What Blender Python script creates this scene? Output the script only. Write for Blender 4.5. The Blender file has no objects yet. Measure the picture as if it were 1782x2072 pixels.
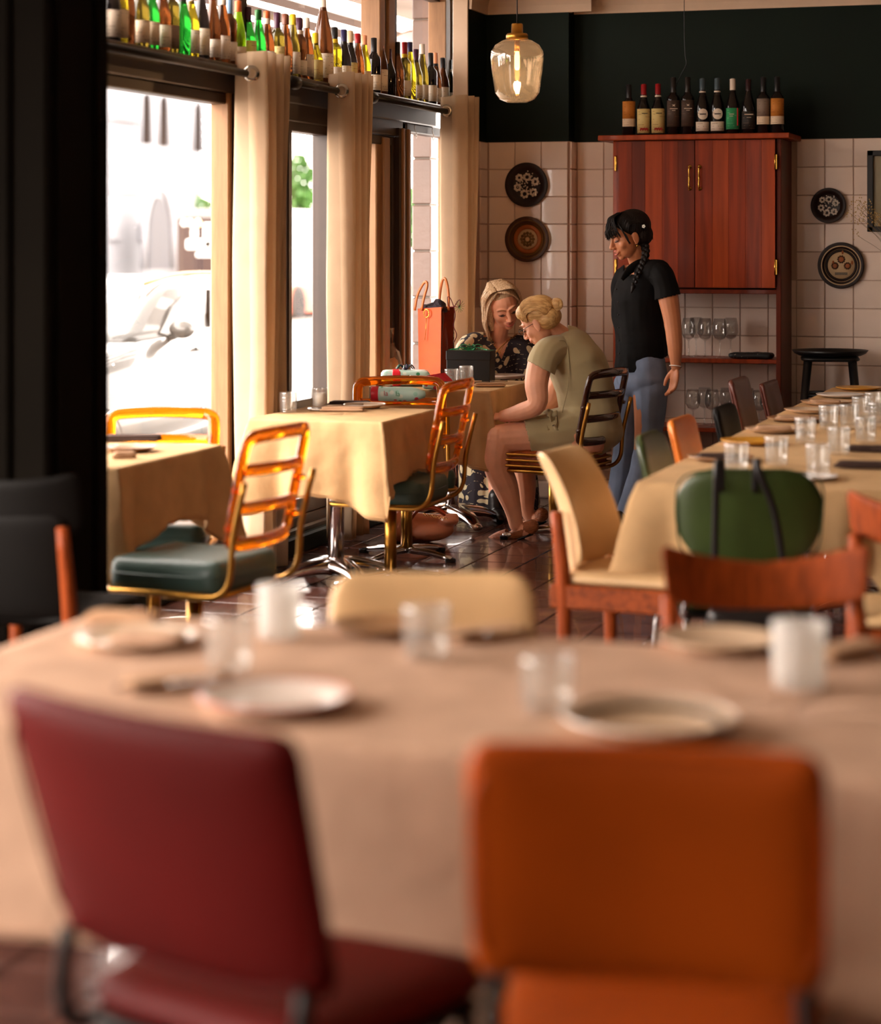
import bpy, bmesh, math, random
from mathutils import Vector, Matrix, noise
random.seed(7)
PI = math.pi
C = bpy.context.scene.collection
# ---------------------------------------------------------------- camera, world, lights, exposure
FX, HOR, H = 4400.0, 490.0, 1.5          # focal length in px of a 1782 wide frame, horizon row, eye height
YAW = math.radians(17.65); CS, SN = math.cos(YAW), math.sin(YAW)
cam = bpy.data.cameras.new('camera'); camo = bpy.data.objects.new('camera', cam); C.objects.link(camo)
camo.location = (0, 0, H); camo.rotation_euler = (PI/2, 0, YAW)
cam.sensor_fit = 'HORIZONTAL'; cam.sensor_width = 24.0; cam.lens = FX/1782*24
cam.shift_y = -(1036-HOR)/1782; cam.clip_start = 0.1; cam.clip_end = 400
cam.dof.use_dof = True; cam.dof.focus_distance = 11.4; cam.dof.aperture_fstop = 1.4; cam.dof.aperture_blades = 0
bpy.context.scene.camera = camo
sc = bpy.context.scene
sc.view_settings.view_transform = 'Standard'; sc.view_settings.look = 'None'
sc.view_settings.gamma = 1; sc.view_settings.use_curve_mapping = False
sc.view_settings.exposure = 0.24
w = bpy.data.worlds.new('world'); sc.world = w; w.use_nodes = True
bg = w.node_tree.nodes['Background']; bg.inputs[0].default_value = (1.0, 0.88, 0.79, 1); bg.inputs[1].default_value = 13.5
def area(name, loc, rot, sx, sy, power, col, portal=False):
    l = bpy.data.lights.new(name, 'AREA'); l.shape = 'RECTANGLE'; l.size = sx; l.size_y = sy
    l.energy = power; l.color = col
    if portal: l.cycles.is_portal = True
    o = bpy.data.objects.new(name, l); C.objects.link(o); o.location = loc; o.rotation_euler = rot
    return o
# portals lie in the window openings of the left wall, facing into the room (+X)
area('window_portal', (-4.05, 9.6, 1.6), (0, -PI/2, 0), 3.2, 5.6, 1, (1, 1, 1), True)
# added soft fill lights behind and beside the camera, no source seen there
area('rear_fill_light', (-1.0, -2.25, 1.9), (PI/2, 0, 0), 4.6, 1.8, 5, (1.0, 0.76, 0.60))
area('side_fill_light', (-3.9, 1.9, 1.75), (0, -PI/2, 0), 1.7, 3.8, 41, (1.0, 0.80, 0.68))
# ---------------------------------------------------------------- helpers
def at(x, y, z=None, X=None, Y=None, d=None):
    """point of the room whose picture is at photo pixel (x, y), on the plane z=, X= or Y=, or at camera depth d"""
    t = (x-891)/FX; u = (y-HOR)/FX
    if d is None:
        if z is not None: d = (H-z)/u
        elif X is not None: d = X/(t*CS-SN)
        else: d = Y/(t*SN+CS)
    return Vector((d*(t*CS-SN), d*(t*SN+CS), H-u*d))
def cdir(x, d, z=0.0):
    """a camera-space direction (right, away, up) in room axes"""
    return Vector((x*CS-d*SN, x*SN+d*CS, z)).normalized()
class G:
    def __init__(s): s.v = []; s.f = []; s.sm = []
    def add(s, vs, fs, smooth=True, M=None):
        n = len(s.v)
        if M is not None: vs = [M @ Vector(p) for p in vs]
        s.v += [tuple(p) for p in vs]
        for f in fs: s.f.append(tuple(i+n for i in f)); s.sm.append(smooth)
_bc = {}
def box(g, c, s, bev=0.0, M=None, seg=1, smooth=False):
    bm = bmesh.new(); bmesh.ops.create_cube(bm, size=1)
    bmesh.ops.scale(bm, vec=s, verts=bm.verts)
    if bev > 0: bmesh.ops.bevel(bm, geom=list(bm.edges), offset=min(bev, min(s)*.49), segments=seg, affect='EDGES', profile=.5)
    bmesh.ops.translate(bm, vec=c, verts=bm.verts)
    bm.verts.index_update()
    g.add([v.co.copy() for v in bm.verts], [[v.index for v in f.verts] for f in bm.faces], smooth, M); bm.free()
def lathe(g, prof, seg=24, M=None, smooth=True, fn=None):
    vs = []; fs = []; idx = []
    for k, (r, z) in enumerate(prof):
        if r < 1e-6: idx.append([len(vs)]); vs.append((0, 0, z)); continue
        row = []
        for i in range(seg):
            a = 2*PI*i/seg; rr = r+(fn(k, i, r, z) if fn else 0); row.append(len(vs)); vs.append((rr*math.cos(a), rr*math.sin(a), z))
        idx.append(row)
    for a, b in zip(idx, idx[1:]):
        if len(a) == 1 and len(b) == 1: continue
        for i in range(seg):
            j = (i+1) % seg
            if len(a) == 1: fs.append((a[0], b[j], b[i]))
            elif len(b) == 1: fs.append((a[i], a[j], b[0]))
            else: fs.append((a[i], a[j], b[j], b[i]))
    g.add(vs, fs, smooth, M)
def catmull(P, n, closed=False):
    P = [Vector(p) for p in P]; out = []; N = len(P)
    rng = N if closed else N-1
    for i in range(rng):
        p0 = P[(i-1) % N] if (closed or i > 0) else P[0]*2-P[1]
        p1 = P[i]; p2 = P[(i+1) % N]; p3 = P[(i+2) % N] if (closed or i+2 < N) else P[-1]*2-P[-2]
        for k in range(n):
            t = k/n
            out.append(.5*((2*p1)+(p2-p0)*t+(2*p0-5*p1+4*p2-p3)*t*t+(3*p1-p0-3*p2+p3)*t**3))
    if not closed: out.append(P[-1].copy())
    return out
def tube(g, pts, r, seg=8, n=0, closed=False, ell=1.0, upv=None, M=None, smooth=True, cap=True):
    rs = list(r) if isinstance(r, (list, tuple)) else [r]*len(pts)
    if n:
        rr = catmull([Vector((q, 0, 0)) for q in rs], n, closed); pts = catmull(pts, n, closed); rs = [abs(q.x) for q in rr]
    pts = [Vector(p) for p in pts]; N = len(pts); vs = []; fs = []
    up = Vector(upv) if upv else None; prev = None
    for i, p in enumerate(pts):
        if closed: t = pts[(i+1) % N]-pts[i-1]
        else: t = pts[min(i+1, N-1)]-pts[max(i-1, 0)]
        t = t.normalized() if t.length > 1e-9 else Vector((0, 0, 1))
        if up is not None:
            a = up-t*up.dot(t)
            if a.length < 1e-4: a = t.orthogonal()
            a.normalize()
        elif prev is None: a = t.orthogonal().normalized()
        else:
            a = prev-t*prev.dot(t); a = a.normalized() if a.length > 1e-6 else t.orthogonal().normalized()
        prev = a; b = t.cross(a)
        for k in range(seg):
            th = 2*PI*k/seg; vs.append(p+a*(rs[i]*math.cos(th))+b*(rs[i]*ell*math.sin(th)))
    for i in range(N if closed else N-1):
        j = (i+1) % N
        for k in range(seg):
            l = (k+1) % seg; fs.append((i*seg+k, i*seg+l, j*seg+l, j*seg+k))
    if cap and not closed:
        fs.append(tuple(range(seg))[::-1]); fs.append(tuple((N-1)*seg+k for k in range(seg)))
    g.add(vs, fs, smooth, M)
def ell(g, c, r, M=None, R=None, seg=16, ring=10):
    vs = [(0, 0, r[2])]; fs = []
    for i in range(1, ring):
        th = PI*i/ring
        for k in range(seg):
            a = 2*PI*k/seg; vs.append((r[0]*math.sin(th)*math.cos(a), r[1]*math.sin(th)*math.sin(a), r[2]*math.cos(th)))
    vs.append((0, 0, -r[2])); L = len(vs)-1
    for k in range(seg):
        l = (k+1) % seg; fs.append((0, 1+k, 1+l)); fs.append((L, 1+(ring-2)*seg+l, 1+(ring-2)*seg+k))
        for i in range(ring-2): fs.append((1+i*seg+k, 1+(i+1)*seg+k, 1+(i+1)*seg+l, 1+i*seg+l))
    vs = [Vector(v) for v in vs]
    if R is not None: vs = [R @ v for v in vs]
    c = Vector(c); g.add([v+c for v in vs], fs, True, M)
def limb(g, pts, rs, n=5, seg=14, flat=1.0, up=None):
    """tapered closed limb with round ends, for bodies that are remeshed to one surface"""
    tube(g, pts, rs, seg=seg, n=n, ell=flat, upv=up)
    for p, r in ((pts[0], rs[0]), (pts[-1], rs[-1])): ell(g, p, (r, r, r) if flat == 1 else (r*min(flat, 1),)*3, seg=12, ring=8)
def pad(g, w, h, t, r, n=14, bend=0.0, ex=8.0, M=None, bendz=0.0, fn=None):
    """upholstered pad in the XZ plane, thickness along Y, corners rounded with radius r"""
    vs = []; fs = []
    def P(a, b, s):
        x = a*w/2; z = b*h/2
        ax, az = abs(x), abs(z)
        if ax > w/2-r and az > h/2-r:
            p = (ax-(w/2-r))/r; q = (az-(h/2-r))/r
            p2 = p*math.sqrt(1-q*q/2); q2 = q*math.sqrt(1-p*p/2)
            x = math.copysign(w/2-r+p2*r, x); z = math.copysign(h/2-r+q2*r, z)
        m = max(abs(a), abs(b)); y = s*t/2*math.sqrt(max(0, 1-m**ex))
        if fn: x, y, z = fn(x, y, z)
        return (x, y+bend*x*x+bendz*z*z, z)
    S = [math.sin(PI/2*(2*i/n-1)) for i in range(n+1)]
    for s in (1, -1):
        o = len(vs)
        for b in S:
            for a in S: vs.append(P(a, b, s))
        for j in range(n):
            for i in range(n):
                q = (o+j*(n+1)+i, o+j*(n+1)+i+1, o+(j+1)*(n+1)+i+1, o+(j+1)*(n+1)+i)
                fs.append(q if s < 0 else q[::-1])
    # weld the rim
    m = (n+1)**2; mp = {}
    for j in range(n+1):
        for i in range(n+1):
            if i in (0, n) or j in (0, n): mp[m+j*(n+1)+i] = j*(n+1)+i
    fs = [tuple(mp.get(q, q) for q in f) for f in fs]
    keep = sorted({q for f in fs for q in f}); re = {q: k for k, q in enumerate(keep)}
    g.add([vs[q] for q in keep], [tuple(re[q] for q in f) for f in fs], True, M)
def prism(g, out, y0, y1, M=None, smooth=False):
    """outline in XZ extruded from y0 to y1"""
    n = len(out); vs = [(a, y0, b) for a, b in out]+[(a, y1, b) for a, b in out]
    fs = [tuple(range(n)), tuple(range(n, 2*n))[::-1]]+[(i, i+n, (i+1) % n+n, (i+1) % n) for i in range(n)]
    g.add(vs, fs, smooth, M)
def mesh_of(g, name):
    me = bpy.data.meshes.new(name); me.from_pydata(g.v, [], g.f); me.update()
    me.polygons.foreach_set('use_smooth', g.sm); return me
def O(name, g, m, parent=None, label=None, world=False, sharp=None):
    me = mesh_of(g, name)
    if m: me.materials.append(m)
    o = bpy.data.objects.new(name, me); C.objects.link(o)
    if parent is not None:
        o.parent = parent
        if world:
            p = parent; L = Matrix.Identity(4)
            while p: L = p.matrix_basis @ L; p = p.parent
            me.transform(L.inverted())
    if label: o['label'] = label
    return o
def tag(o, label, cat, group=None, kind=None):
    o['label'] = label; o['category'] = cat
    if group: o['group'] = group
    if kind: o['kind'] = kind
    return o
def T(name, label, cat, loc=(0, 0, 0), rz=0.0, group=None):
    o = bpy.data.objects.new(name, None); C.objects.link(o); o.empty_display_size = .05
    o.location = loc; o.rotation_euler = (0, 0, rz); return tag(o, label, cat, group)
def S(name, g, m, parent=None, **k):
    o = O(name, g, m, parent, **k)
    if parent is None: o['kind'] = 'structure'
    return o
def dup(o, loc=None, rz=None, label=None, group=None, parent=None):
    c = o.copy(); C.objects.link(c)
    if parent: c.parent = parent
    for ch in list(o.children): dup(ch, parent=c)
    if loc is not None: c.location = loc
    if rz is not None: c.rotation_euler = (0, 0, rz)
    if label: c['label'] = label
    if group: c['group'] = group
    return c
def ML(loc=(0, 0, 0), rx=0, ry=0, rz=0):
    return Matrix.Translation(loc) @ Matrix.Rotation(rz, 4, 'Z') @ Matrix.Rotation(ry, 4, 'Y') @ Matrix.Rotation(rx, 4, 'X')
def remesh(o, voxel, smooth=3, fac=.5):
    me0 = o.data
    m = o.modifiers.new('r', 'REMESH'); m.mode = 'VOXEL'; m.voxel_size = voxel; m.use_smooth_shade = True
    s = o.modifiers.new('s', 'SMOOTH'); s.factor = fac; s.iterations = smooth
    bpy.context.view_layer.update()
    dg = bpy.context.evaluated_depsgraph_get(); me = bpy.data.meshes.new_from_object(o.evaluated_get(dg))
    o.modifiers.clear(); o.data = me
    if me0.materials and not me.materials: me.materials.append(me0.materials[0])
    me.polygons.foreach_set('use_smooth', [True]*len(me.polygons)); me.name = o.name
    return o
# ---------------------------------------------------------------- materials
def lin(c):
    return tuple(((v/255)/12.92 if v/255 <= .04045 else ((v/255+.055)/1.055)**2.4) for v in c)+(1,)
def M_(name, col, rough=.5, metal=0, var=0, vscale=6, bump=0, bscale=60, trans=0, ior=1.45, emis=None, es=0, coat=0, stretch=(1, 1, 1), sheen=0, rand=0, spec=None, alpha=None, col2=None):
    m = bpy.data.materials.new(name); m.use_nodes = True; nt = m.node_tree; N = nt.nodes; L = nt.links; b = N['Principled BSDF']
    b.inputs['Base Color'].default_value = lin(col); b.inputs['Roughness'].default_value = rough; b.inputs['Metallic'].default_value = metal
    b.inputs['Transmission Weight'].default_value = trans; b.inputs['IOR'].default_value = ior
    b.inputs['Coat Weight'].default_value = coat
    if sheen: b.inputs['Sheen Weight'].default_value = sheen
    if spec is not None: b.inputs['Specular IOR Level'].default_value = spec
    if emis: b.inputs['Emission Color'].default_value = lin(emis); b.inputs['Emission Strength'].default_value = es
    tc = N.new('ShaderNodeTexCoord'); mp = N.new('ShaderNodeMapping'); mp.inputs['Scale'].default_value = stretch; L.new(tc.outputs['Object'], mp.inputs[0])
    out = None
    if var or col2:
        nz = N.new('ShaderNodeTexNoise'); nz.inputs['Scale'].default_value = vscale; nz.inputs['Detail'].default_value = 5; L.new(mp.outputs[0], nz.inputs[0])
        mx = N.new('ShaderNodeMix'); mx.data_type = 'RGBA'; a = lin(col)
        c2 = lin(col2) if col2 else tuple(min(1, q*(1-var)) for q in a[:3])+(1,)
        c1 = a if col2 else tuple(min(1, q*(1+var)) for q in a[:3])+(1,)
        rp = N.new('ShaderNodeValToRGB'); rp.color_ramp.elements[0].position = .35; rp.color_ramp.elements[1].position = .65
        L.new(nz.outputs[0], rp.inputs[0]); L.new(rp.outputs[0], mx.inputs[0]); mx.inputs[6].default_value = c1; mx.inputs[7].default_value = c2
        out = mx.outputs[2]
    if rand:
        oi = N.new('ShaderNodeObjectInfo'); mr = N.new('ShaderNodeMapRange'); mr.inputs[3].default_value = 1-rand; mr.inputs[4].default_value = 1+rand; L.new(oi.outputs['Random'], mr.inputs[0])
        hs = N.new('ShaderNodeHueSaturation'); L.new(mr.outputs[0], hs.inputs['Value'])
        if out: L.new(out, hs.inputs['Color'])
        else: hs.inputs['Color'].default_value = lin(col)
        out = hs.outputs[0]
    if out: L.new(out, b.inputs['Base Color'])
    if bump:
        nb = N.new('ShaderNodeTexNoise'); nb.inputs['Scale'].default_value = bscale; nb.inputs['Detail'].default_value = 4; L.new(mp.outputs[0], nb.inputs[0])
        bp = N.new('ShaderNodeBump'); bp.inputs['Strength'].default_value = bump; bp.inputs['Distance'].default_value = .01; L.new(nb.outputs[0], bp.inputs['Height']); L.new(bp.outputs[0], b.inputs['Normal'])
    return m
def cloth_mat(name, col, tr=.35, bscale=13, bump=.55, var=.08):
    m = M_(name, col, .9, var=var, vscale=9, bump=bump, bscale=bscale); nt = m.node_tree; N = nt.nodes; L = nt.links
    b = N['Principled BSDF']; b.inputs['Specular IOR Level'].default_value = .15
    t = N.new('ShaderNodeBsdfTranslucent'); t.inputs[0].default_value = lin(col); mx = N.new('ShaderNodeMixShader'); mx.inputs[0].default_value = tr
    L.new(b.outputs[0], mx.inputs[1]); L.new(t.outputs[0], mx.inputs[2]); L.new(mx.outputs[0], N['Material Output'].inputs[0]); return m
def pane_mat(name, tint=(1, 1, 1), gl=.06):
    m = bpy.data.materials.new(name); m.use_nodes = True; N = m.node_tree.nodes; L = m.node_tree.links; N.remove(N['Principled BSDF'])
    t = N.new('ShaderNodeBsdfTransparent'); t.inputs[0].default_value = tint+(1,)
    g = N.new('ShaderNodeBsdfGlossy'); g.inputs['Roughness'].default_value = .02
    fr = N.new('ShaderNodeFresnel'); fr.inputs[0].default_value = 1.4; mx = N.new('ShaderNodeMixShader')
    ge = N.new('ShaderNodeNewGeometry'); sb = N.new('ShaderNodeMath'); sb.operation = 'SUBTRACT'; sb.inputs[0].default_value = 1; L.new(ge.outputs['Backfacing'], sb.inputs[1])
    mu = N.new('ShaderNodeMath'); mu.operation = 'MULTIPLY'; L.new(fr.outputs[0], mu.inputs[0]); L.new(sb.outputs[0], mu.inputs[1]); fr.inputs[0].default_value = 1.25
    L.new(mu.outputs[0], mx.inputs[0]); L.new(t.outputs[0], mx.inputs[1]); L.new(g.outputs[0], mx.inputs[2]); L.new(mx.outputs[0], N['Material Output'].inputs[0]); return m
def node_mat(name, build, rough=.5, coat=0, bump=None):
    """material whose base colour is built by build(nodes, links, texcoord) -> colour socket"""
    m = bpy.data.materials.new(name); m.use_nodes = True; N = m.node_tree.nodes; L = m.node_tree.links; b = N['Principled BSDF']
    b.inputs['Roughness'].default_value = rough; b.inputs['Coat Weight'].default_value = coat
    tc = N.new('ShaderNodeTexCoord'); L.new(build(N, L, tc), b.inputs['Base Color']); return m
def ramp(N, L, src, stops, const=True):
    r = N.new('ShaderNodeValToRGB'); e = r.color_ramp.elements; r.color_ramp.interpolation = 'CONSTANT' if const else 'LINEAR'
    e[0].position = stops[0][0]; e[0].color = lin(stops[0][1]); e[1].position = stops[1][0]; e[1].color = lin(stops[1][1])
    for p, c in stops[2:]: q = e.new(p); q.color = lin(c)
    L.new(src, r.inputs[0]); return r.outputs[0]
mt = {}
mt['cloth'] = cloth_mat('sand_linen', (206, 168, 122), .12)
mt['cloth_near'] = cloth_mat('lit_linen', (198, 163, 138), .08)  # sand linen again, with its pinkish light put into the base colour
mt['curtain'] = cloth_mat('curtain_linen', (214, 188, 158), .42, 16, .35, .04)
mt['floor_tile'] = M_('quarry_tile', (84, 52, 44), .20, var=.25, vscale=7, bump=.12, bscale=22, rand=.18, coat=.35)
mt['grout'] = M_('grout', (38, 26, 22), .8)
mt['wall_tile'] = M_('glazed_tile', (236, 214, 198), .16, var=.05, vscale=3, bump=.07, bscale=12, rand=.05, coat=.4)
mt['wall_grout'] = M_('wall_grout', (196, 166, 148), .9)
mt['green'] = M_('dark_green_paint', (7, 22, 12), .6, spec=.2, var=.12, vscale=3)
mt['cream'] = M_('cream_paint', (214, 184, 156), .6, var=.05)
mt['ceil'] = M_('ceiling_paint', (236, 220, 198), .8)
mt['frame'] = M_('dark_brown_paint', (52, 35, 25), .38, var=.12, vscale=8)
mt['tan'] = M_('tan_timber', (150, 108, 70), .5, var=.1, vscale=14, stretch=(6, 6, .6))
mt['iron'] = M_('black_iron', (22, 18, 16), .45, metal=.4)
mt['pillar'] = M_('dark_column_paint', (13, 9, 5), .85, spec=.08, var=.15, vscale=4)
mt['brass'] = M_('brushed_brass', (182, 132, 58), .32, metal=1)
mt['gold'] = M_('bright_brass', (226, 178, 84), .22, metal=1)
mt['chrome'] = M_('chrome', (205, 200, 200), .14, metal=1)
mt['steel'] = M_('cutlery_steel', (175, 168, 160), .22, metal=1)
mt['black'] = M_('black_plastic', (14, 13, 13), .4)
mt['amber'] = M_('amber_acrylic', (255, 150, 20), .06, trans=.92, ior=1.3, coat=.5)
mt['amber_dark'] = M_('smoked_acrylic', (62, 26, 12), .12, coat=.8, trans=.25)
mt['teal'] = M_('teal_vinyl', (58, 80, 74), .38, var=.12, vscale=9, bump=.1, bscale=90)
mt['green_v'] = M_('green_vinyl', (50, 64, 26), .40, var=.14, vscale=9, bump=.1, bscale=90)
mt['cream_v'] = M_('cream_vinyl', (214, 176, 128), .42, var=.06, bump=.08, bscale=80)
mt['red_v'] = M_('oxblood_vinyl', (86, 7, 4), .55, spec=.15, var=.12, vscale=4, bump=.05, bscale=60)
mt['orange_v'] = M_('orange_vinyl', (172, 74, 4), .5, spec=.25, var=.1, vscale=4, bump=.05, bscale=60)
mt['brown_v'] = M_('brown_vinyl', (84, 36, 24), .4, var=.1)
mt['dark_v'] = M_('black_vinyl', (12, 9, 7), .6, spec=.12, var=.1)
mt['teak'] = M_('teak', (138, 62, 20), .5, spec=.25, var=.3, vscale=7, stretch=(1, 8, 8), bump=.05, bscale=50)
mt['teakv'] = M_('teak_upright', (142, 62, 20), .5, spec=.25, var=.3, vscale=7, stretch=(9, 9, .8))
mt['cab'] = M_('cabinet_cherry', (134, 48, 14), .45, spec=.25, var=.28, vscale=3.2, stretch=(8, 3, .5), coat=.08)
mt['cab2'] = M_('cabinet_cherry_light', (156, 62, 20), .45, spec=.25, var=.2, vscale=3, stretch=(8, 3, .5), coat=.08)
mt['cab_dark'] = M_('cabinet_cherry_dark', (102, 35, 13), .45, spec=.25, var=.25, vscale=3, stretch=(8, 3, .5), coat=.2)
mt['glass'] = M_('clear_glass', (250, 252, 252), .015, trans=1, ior=1.45)
mt['glass_thick'] = mt['glass']
def thin_mat(name, tint, boost, base, tr, rough=.03):
    m = pane_mat(name, tint); N = m.node_tree.nodes; L = m.node_tree.links; fr = [n for n in N if n.type == 'FRESNEL'][0]; fr.inputs[0].default_value = 1.45
    mu = [n for n in N if n.type == 'MATH' and n.operation == 'MULTIPLY'][0]; ma = N.new('ShaderNodeMath'); ma.operation = 'MULTIPLY_ADD'; ma.use_clamp = True; ma.inputs[1].default_value = boost; ma.inputs[2].default_value = base; L.new(mu.outputs[0], ma.inputs[0])
    mx = [n for n in N if n.type == 'MIX_SHADER'][0]; L.new(ma.outputs[0], mx.inputs[0]); [n for n in N if n.type == 'BSDF_GLOSSY'][0].inputs['Roughness'].default_value = rough
    t = N.new('ShaderNodeBsdfTranslucent'); t.inputs[0].default_value = (.95, .93, .9, 1); d = N.new('ShaderNodeBsdfDiffuse'); d.inputs[0].default_value = (.9, .88, .85, 1); ad = N.new('ShaderNodeMixShader'); L.new(t.outputs[0], ad.inputs[1]); L.new(d.outputs[0], ad.inputs[2])
    m2 = N.new('ShaderNodeMixShader'); m2.inputs[0].default_value = tr; L.new(mx.outputs[0], m2.inputs[1]); L.new(ad.outputs[0], m2.inputs[2]); L.new(m2.outputs[0], N['Material Output'].inputs[0]); return m
mt['glass'] = thin_mat('clear_glass_wall', (.97, .97, .96), 1.9, .07, .07)
mt['frost'] = thin_mat('frosted_glass', (.9, .9, .88), 1.0, .06, .42, .25)
mt['shade'] = thin_mat('smoked_ribbed_glass', (.80, .74, .66), 1.6, .06, .03, .06)
mt['pane'] = pane_mat('window_pane')
mt['plate'] = M_('stoneware_glaze', (214, 186, 156), .25, var=.08, coat=.4)
mt['plate_b'] = M_('brown_stoneware', (150, 108, 70), .3, var=.12, coat=.3)
mt['plate_y'] = M_('mustard_glaze', (198, 140, 44), .3, coat=.3)
mt['plate_w'] = M_('white_glaze', (228, 216, 206), .2, coat=.5)
mt['napkin'] = cloth_mat('napkin_linen', (188, 150, 118), .1)
mt['napkin_d'] = cloth_mat('dark_napkin', (66, 50, 44), .05)
mt['skin_a'] = M_('skin_warm', (232, 164, 130), .48, var=.06, vscale=14, sheen=.1)
mt['skin_b'] = M_('skin_pink', (230, 164, 130), .48, var=.06, vscale=14, sheen=.1)
mt['skin_w'] = M_('skin_tan', (190, 120, 80), .45, var=.05, vscale=14, sheen=.1)
mt['lips'] = M_('lips', (188, 100, 84), .4); mt['mouth'] = M_('mouth_inside', (60, 18, 16), .6)
mt['hair_a'] = M_('ash_blond_hair', (236, 206, 168), .42, col2=(190, 150, 110), vscale=18, stretch=(9, 9, .9), bump=.5, bscale=26)
mt['hair_b'] = M_('golden_blond_hair', (230, 190, 128), .42, col2=(186, 138, 80), vscale=14, stretch=(.8, 9, 6), bump=.45, bscale=24)
mt['hair_w'] = M_('black_hair', (20, 12, 9), .5, spec=.25, var=.2, vscale=20, stretch=(6, 6, 1), bump=.5, bscale=28)
mt['sage'] = M_('sage_wool', (172, 156, 116), .85, var=.04, bump=.12, bscale=500, sheen=.2)
mt['shirt'] = M_('black_cotton', (14, 12, 12), .8, spec=.15, var=.2, vscale=7, bump=.3, bscale=14)
mt['jeans'] = M_('washed_denim', (120, 134, 160), .85, var=.18, vscale=6, bump=.2, bscale=500)
mt['boot'] = M_('black_leather', (24, 20, 20), .35)
mt['shoe'] = M_('tan_woven_leather', (164, 96, 56), .5, var=.2, vscale=40, bump=.9, bscale=70, stretch=(1, 1, 3))
mt['brow_fair'] = M_('fair_eyebrow', (150, 104, 66), .7)
mt['lash'] = M_('lash', (30, 18, 14), .6)
mt['white'] = M_('white_plastic', (230, 228, 224), .4)
# ---------------------------------------------------------------- setting
XG, XR, XP = -3.92, -3.72, -3.66      # glass plane, curtain rod plane, face of the corner pier
YPF, YP, YB = 12.05, 12.40, 12.54     # pier front, pilaster face, back wall
XPR = -3.156                          # right edge of the pilaster
ZT, ZC = 2.092, 3.02                  # top of tiling, ceiling
PT = 0.162
g = G(); box(g, (0, 5, -.06), (8.2, 16, .1)); floor = S('floor', g, mt['grout'])
fm = None; fn_ = 0; far = G(); TS = .24
g = G(); box(g, (0, 0, 0), (TS-.006, TS-.006, .02), .0025); fme = mesh_of(g, 'floor_tile'); fme.materials.append(mt['floor_tile'])
for j in range(int(12.4/TS)):
    for i in range(int(6.6/TS)):
        x = -3.9+TS*(i+.5); y = 12.42-TS*(j+.5)
        if y < -1: continue
        if y > 7.6 and x < -.95 and fn_ < 290 and not (y > 12.3):
            o = bpy.data.objects.new('floor_tile', fme); C.objects.link(o); o.parent = floor
            o.location = (x, y, -.008+random.uniform(-.0008, .0008)); o.rotation_euler = (random.uniform(-.003, .003), random.uniform(-.003, .003), 0); fn_ += 1
        else: box(far, (x, y, -.008), (TS-.006, TS-.006, .02), .0025)
fo = O('floor_tiling', far, mt['floor_tile'], floor); fo['kind'] = 'stuff'
# back wall with pilaster and corner pier
g = G(); box(g, (-.33, YB+.1, 1.5), (6.85, .2, 3.2)); wb = S('wall_back', g, mt['green'])
g = G(); box(g, ((XP+XPR)/2, (YP+YB)/2, 1.5), (XPR-XP, YB-YP, 3.1)); O('pilaster', g, mt['green'], wb)
g = G(); box(g, (XP-.047, (YPF+YB)/2, 1.5), (.094, YB-YPF, 3.1)); pier = O('corner_pier', g, mt['green'], wb)
g = G(); box(g, (XP-.05, YPF-.006, 1.55), (.09, .012, 2.9), .003); O('pier_facing', g, mt['cream'], wb)
g = G(); box(g, (XP+.004, (YPF+YP)/2, ZT/2), (.008, YP-YPF, ZT)); box(g, ((XP+XPR)/2, YP-.004, ZT/2), (XPR-XP, .008, ZT))
box(g, (XPR+.004, (YP+YB)/2, ZT/2), (.008, YB-YP, ZT)); box(g, (0, YB-.004, ZT/2), (6.4, .008, ZT)); O('tile_bed', g, mt['wall_grout'], wb)
def tile_mesh(wd, hh, nm):
    g = G(); box(g, (0, 0, 0), (wd-.004, .012, hh-.004), .003); me = mesh_of(g, nm); me.materials.append(mt['wall_tile']); return me
tm = tile_mesh(PT, PT, 'wall_tile'); nt_ = 0
def tile(me, x, y, z, rz=0):
    global nt_
    o = bpy.data.objects.new('wall_tile', me); C.objects.link(o); o.parent = wb; o.location = (x, y, z)
    o.rotation_euler = (random.uniform(-.007, .007), random.uniform(-.003, .003), rz+random.uniform(-.007, .007)); nt_ += 1
half = tile_mesh(.14, PT, 'wall_tile_half'); side = tile_mesh(YP-YPF-.165, PT, 'wall_tile_side')
rest = G()
for k in range(12):
    z = ZT-PT*(k+.5)
    tile(half, XP-.0+.012, YPF+.075+.17, z, PI/2) if k < 6 else box(rest, (XP+.012, YPF+.17, z), (.012, .3, PT-.004), .003)
    for i in range(3): tile(tm, XPR-PT*(i+.5), YP-.012, z)
    tile(half, XPR+.012, (YP+YB)/2, z, PI/2)
    for i in range(15):
        x = XPR+.02+PT*(i+.5)
        if (-2.80 < x < -1.9 and z > 1.26) or z < .3: continue
        tile(tm, x, YB-.012, z)
# remaining tiles beyond the frame and behind things
for k in range(12):
    z = ZT-PT*(k+.5)
    for i in range(15, 34): box(rest, (XPR+.02+PT*(i+.5), YB-.012, z), (PT-.004, .012, PT-.004), .003)
    if z < .3:
        for i in range(15): box(rest, (XPR+.02+PT*(i+.5), YB-.012, z), (PT-.004, .012, PT-.004), .003)
ro = O('wall_tiling', rest, mt['wall_tile'], wb); ro['kind'] = 'stuff'
g = G(); box(g, ((XP+XPR)/2+.01, YP-.04, .05), (XPR-XP+.02, .08, .1), .012, seg=2); box(g, (0, YB-.04, .05), (6.3, .08, .1), .012, seg=2); S('baseboard_back', g, mt['wall_tile'])
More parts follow.
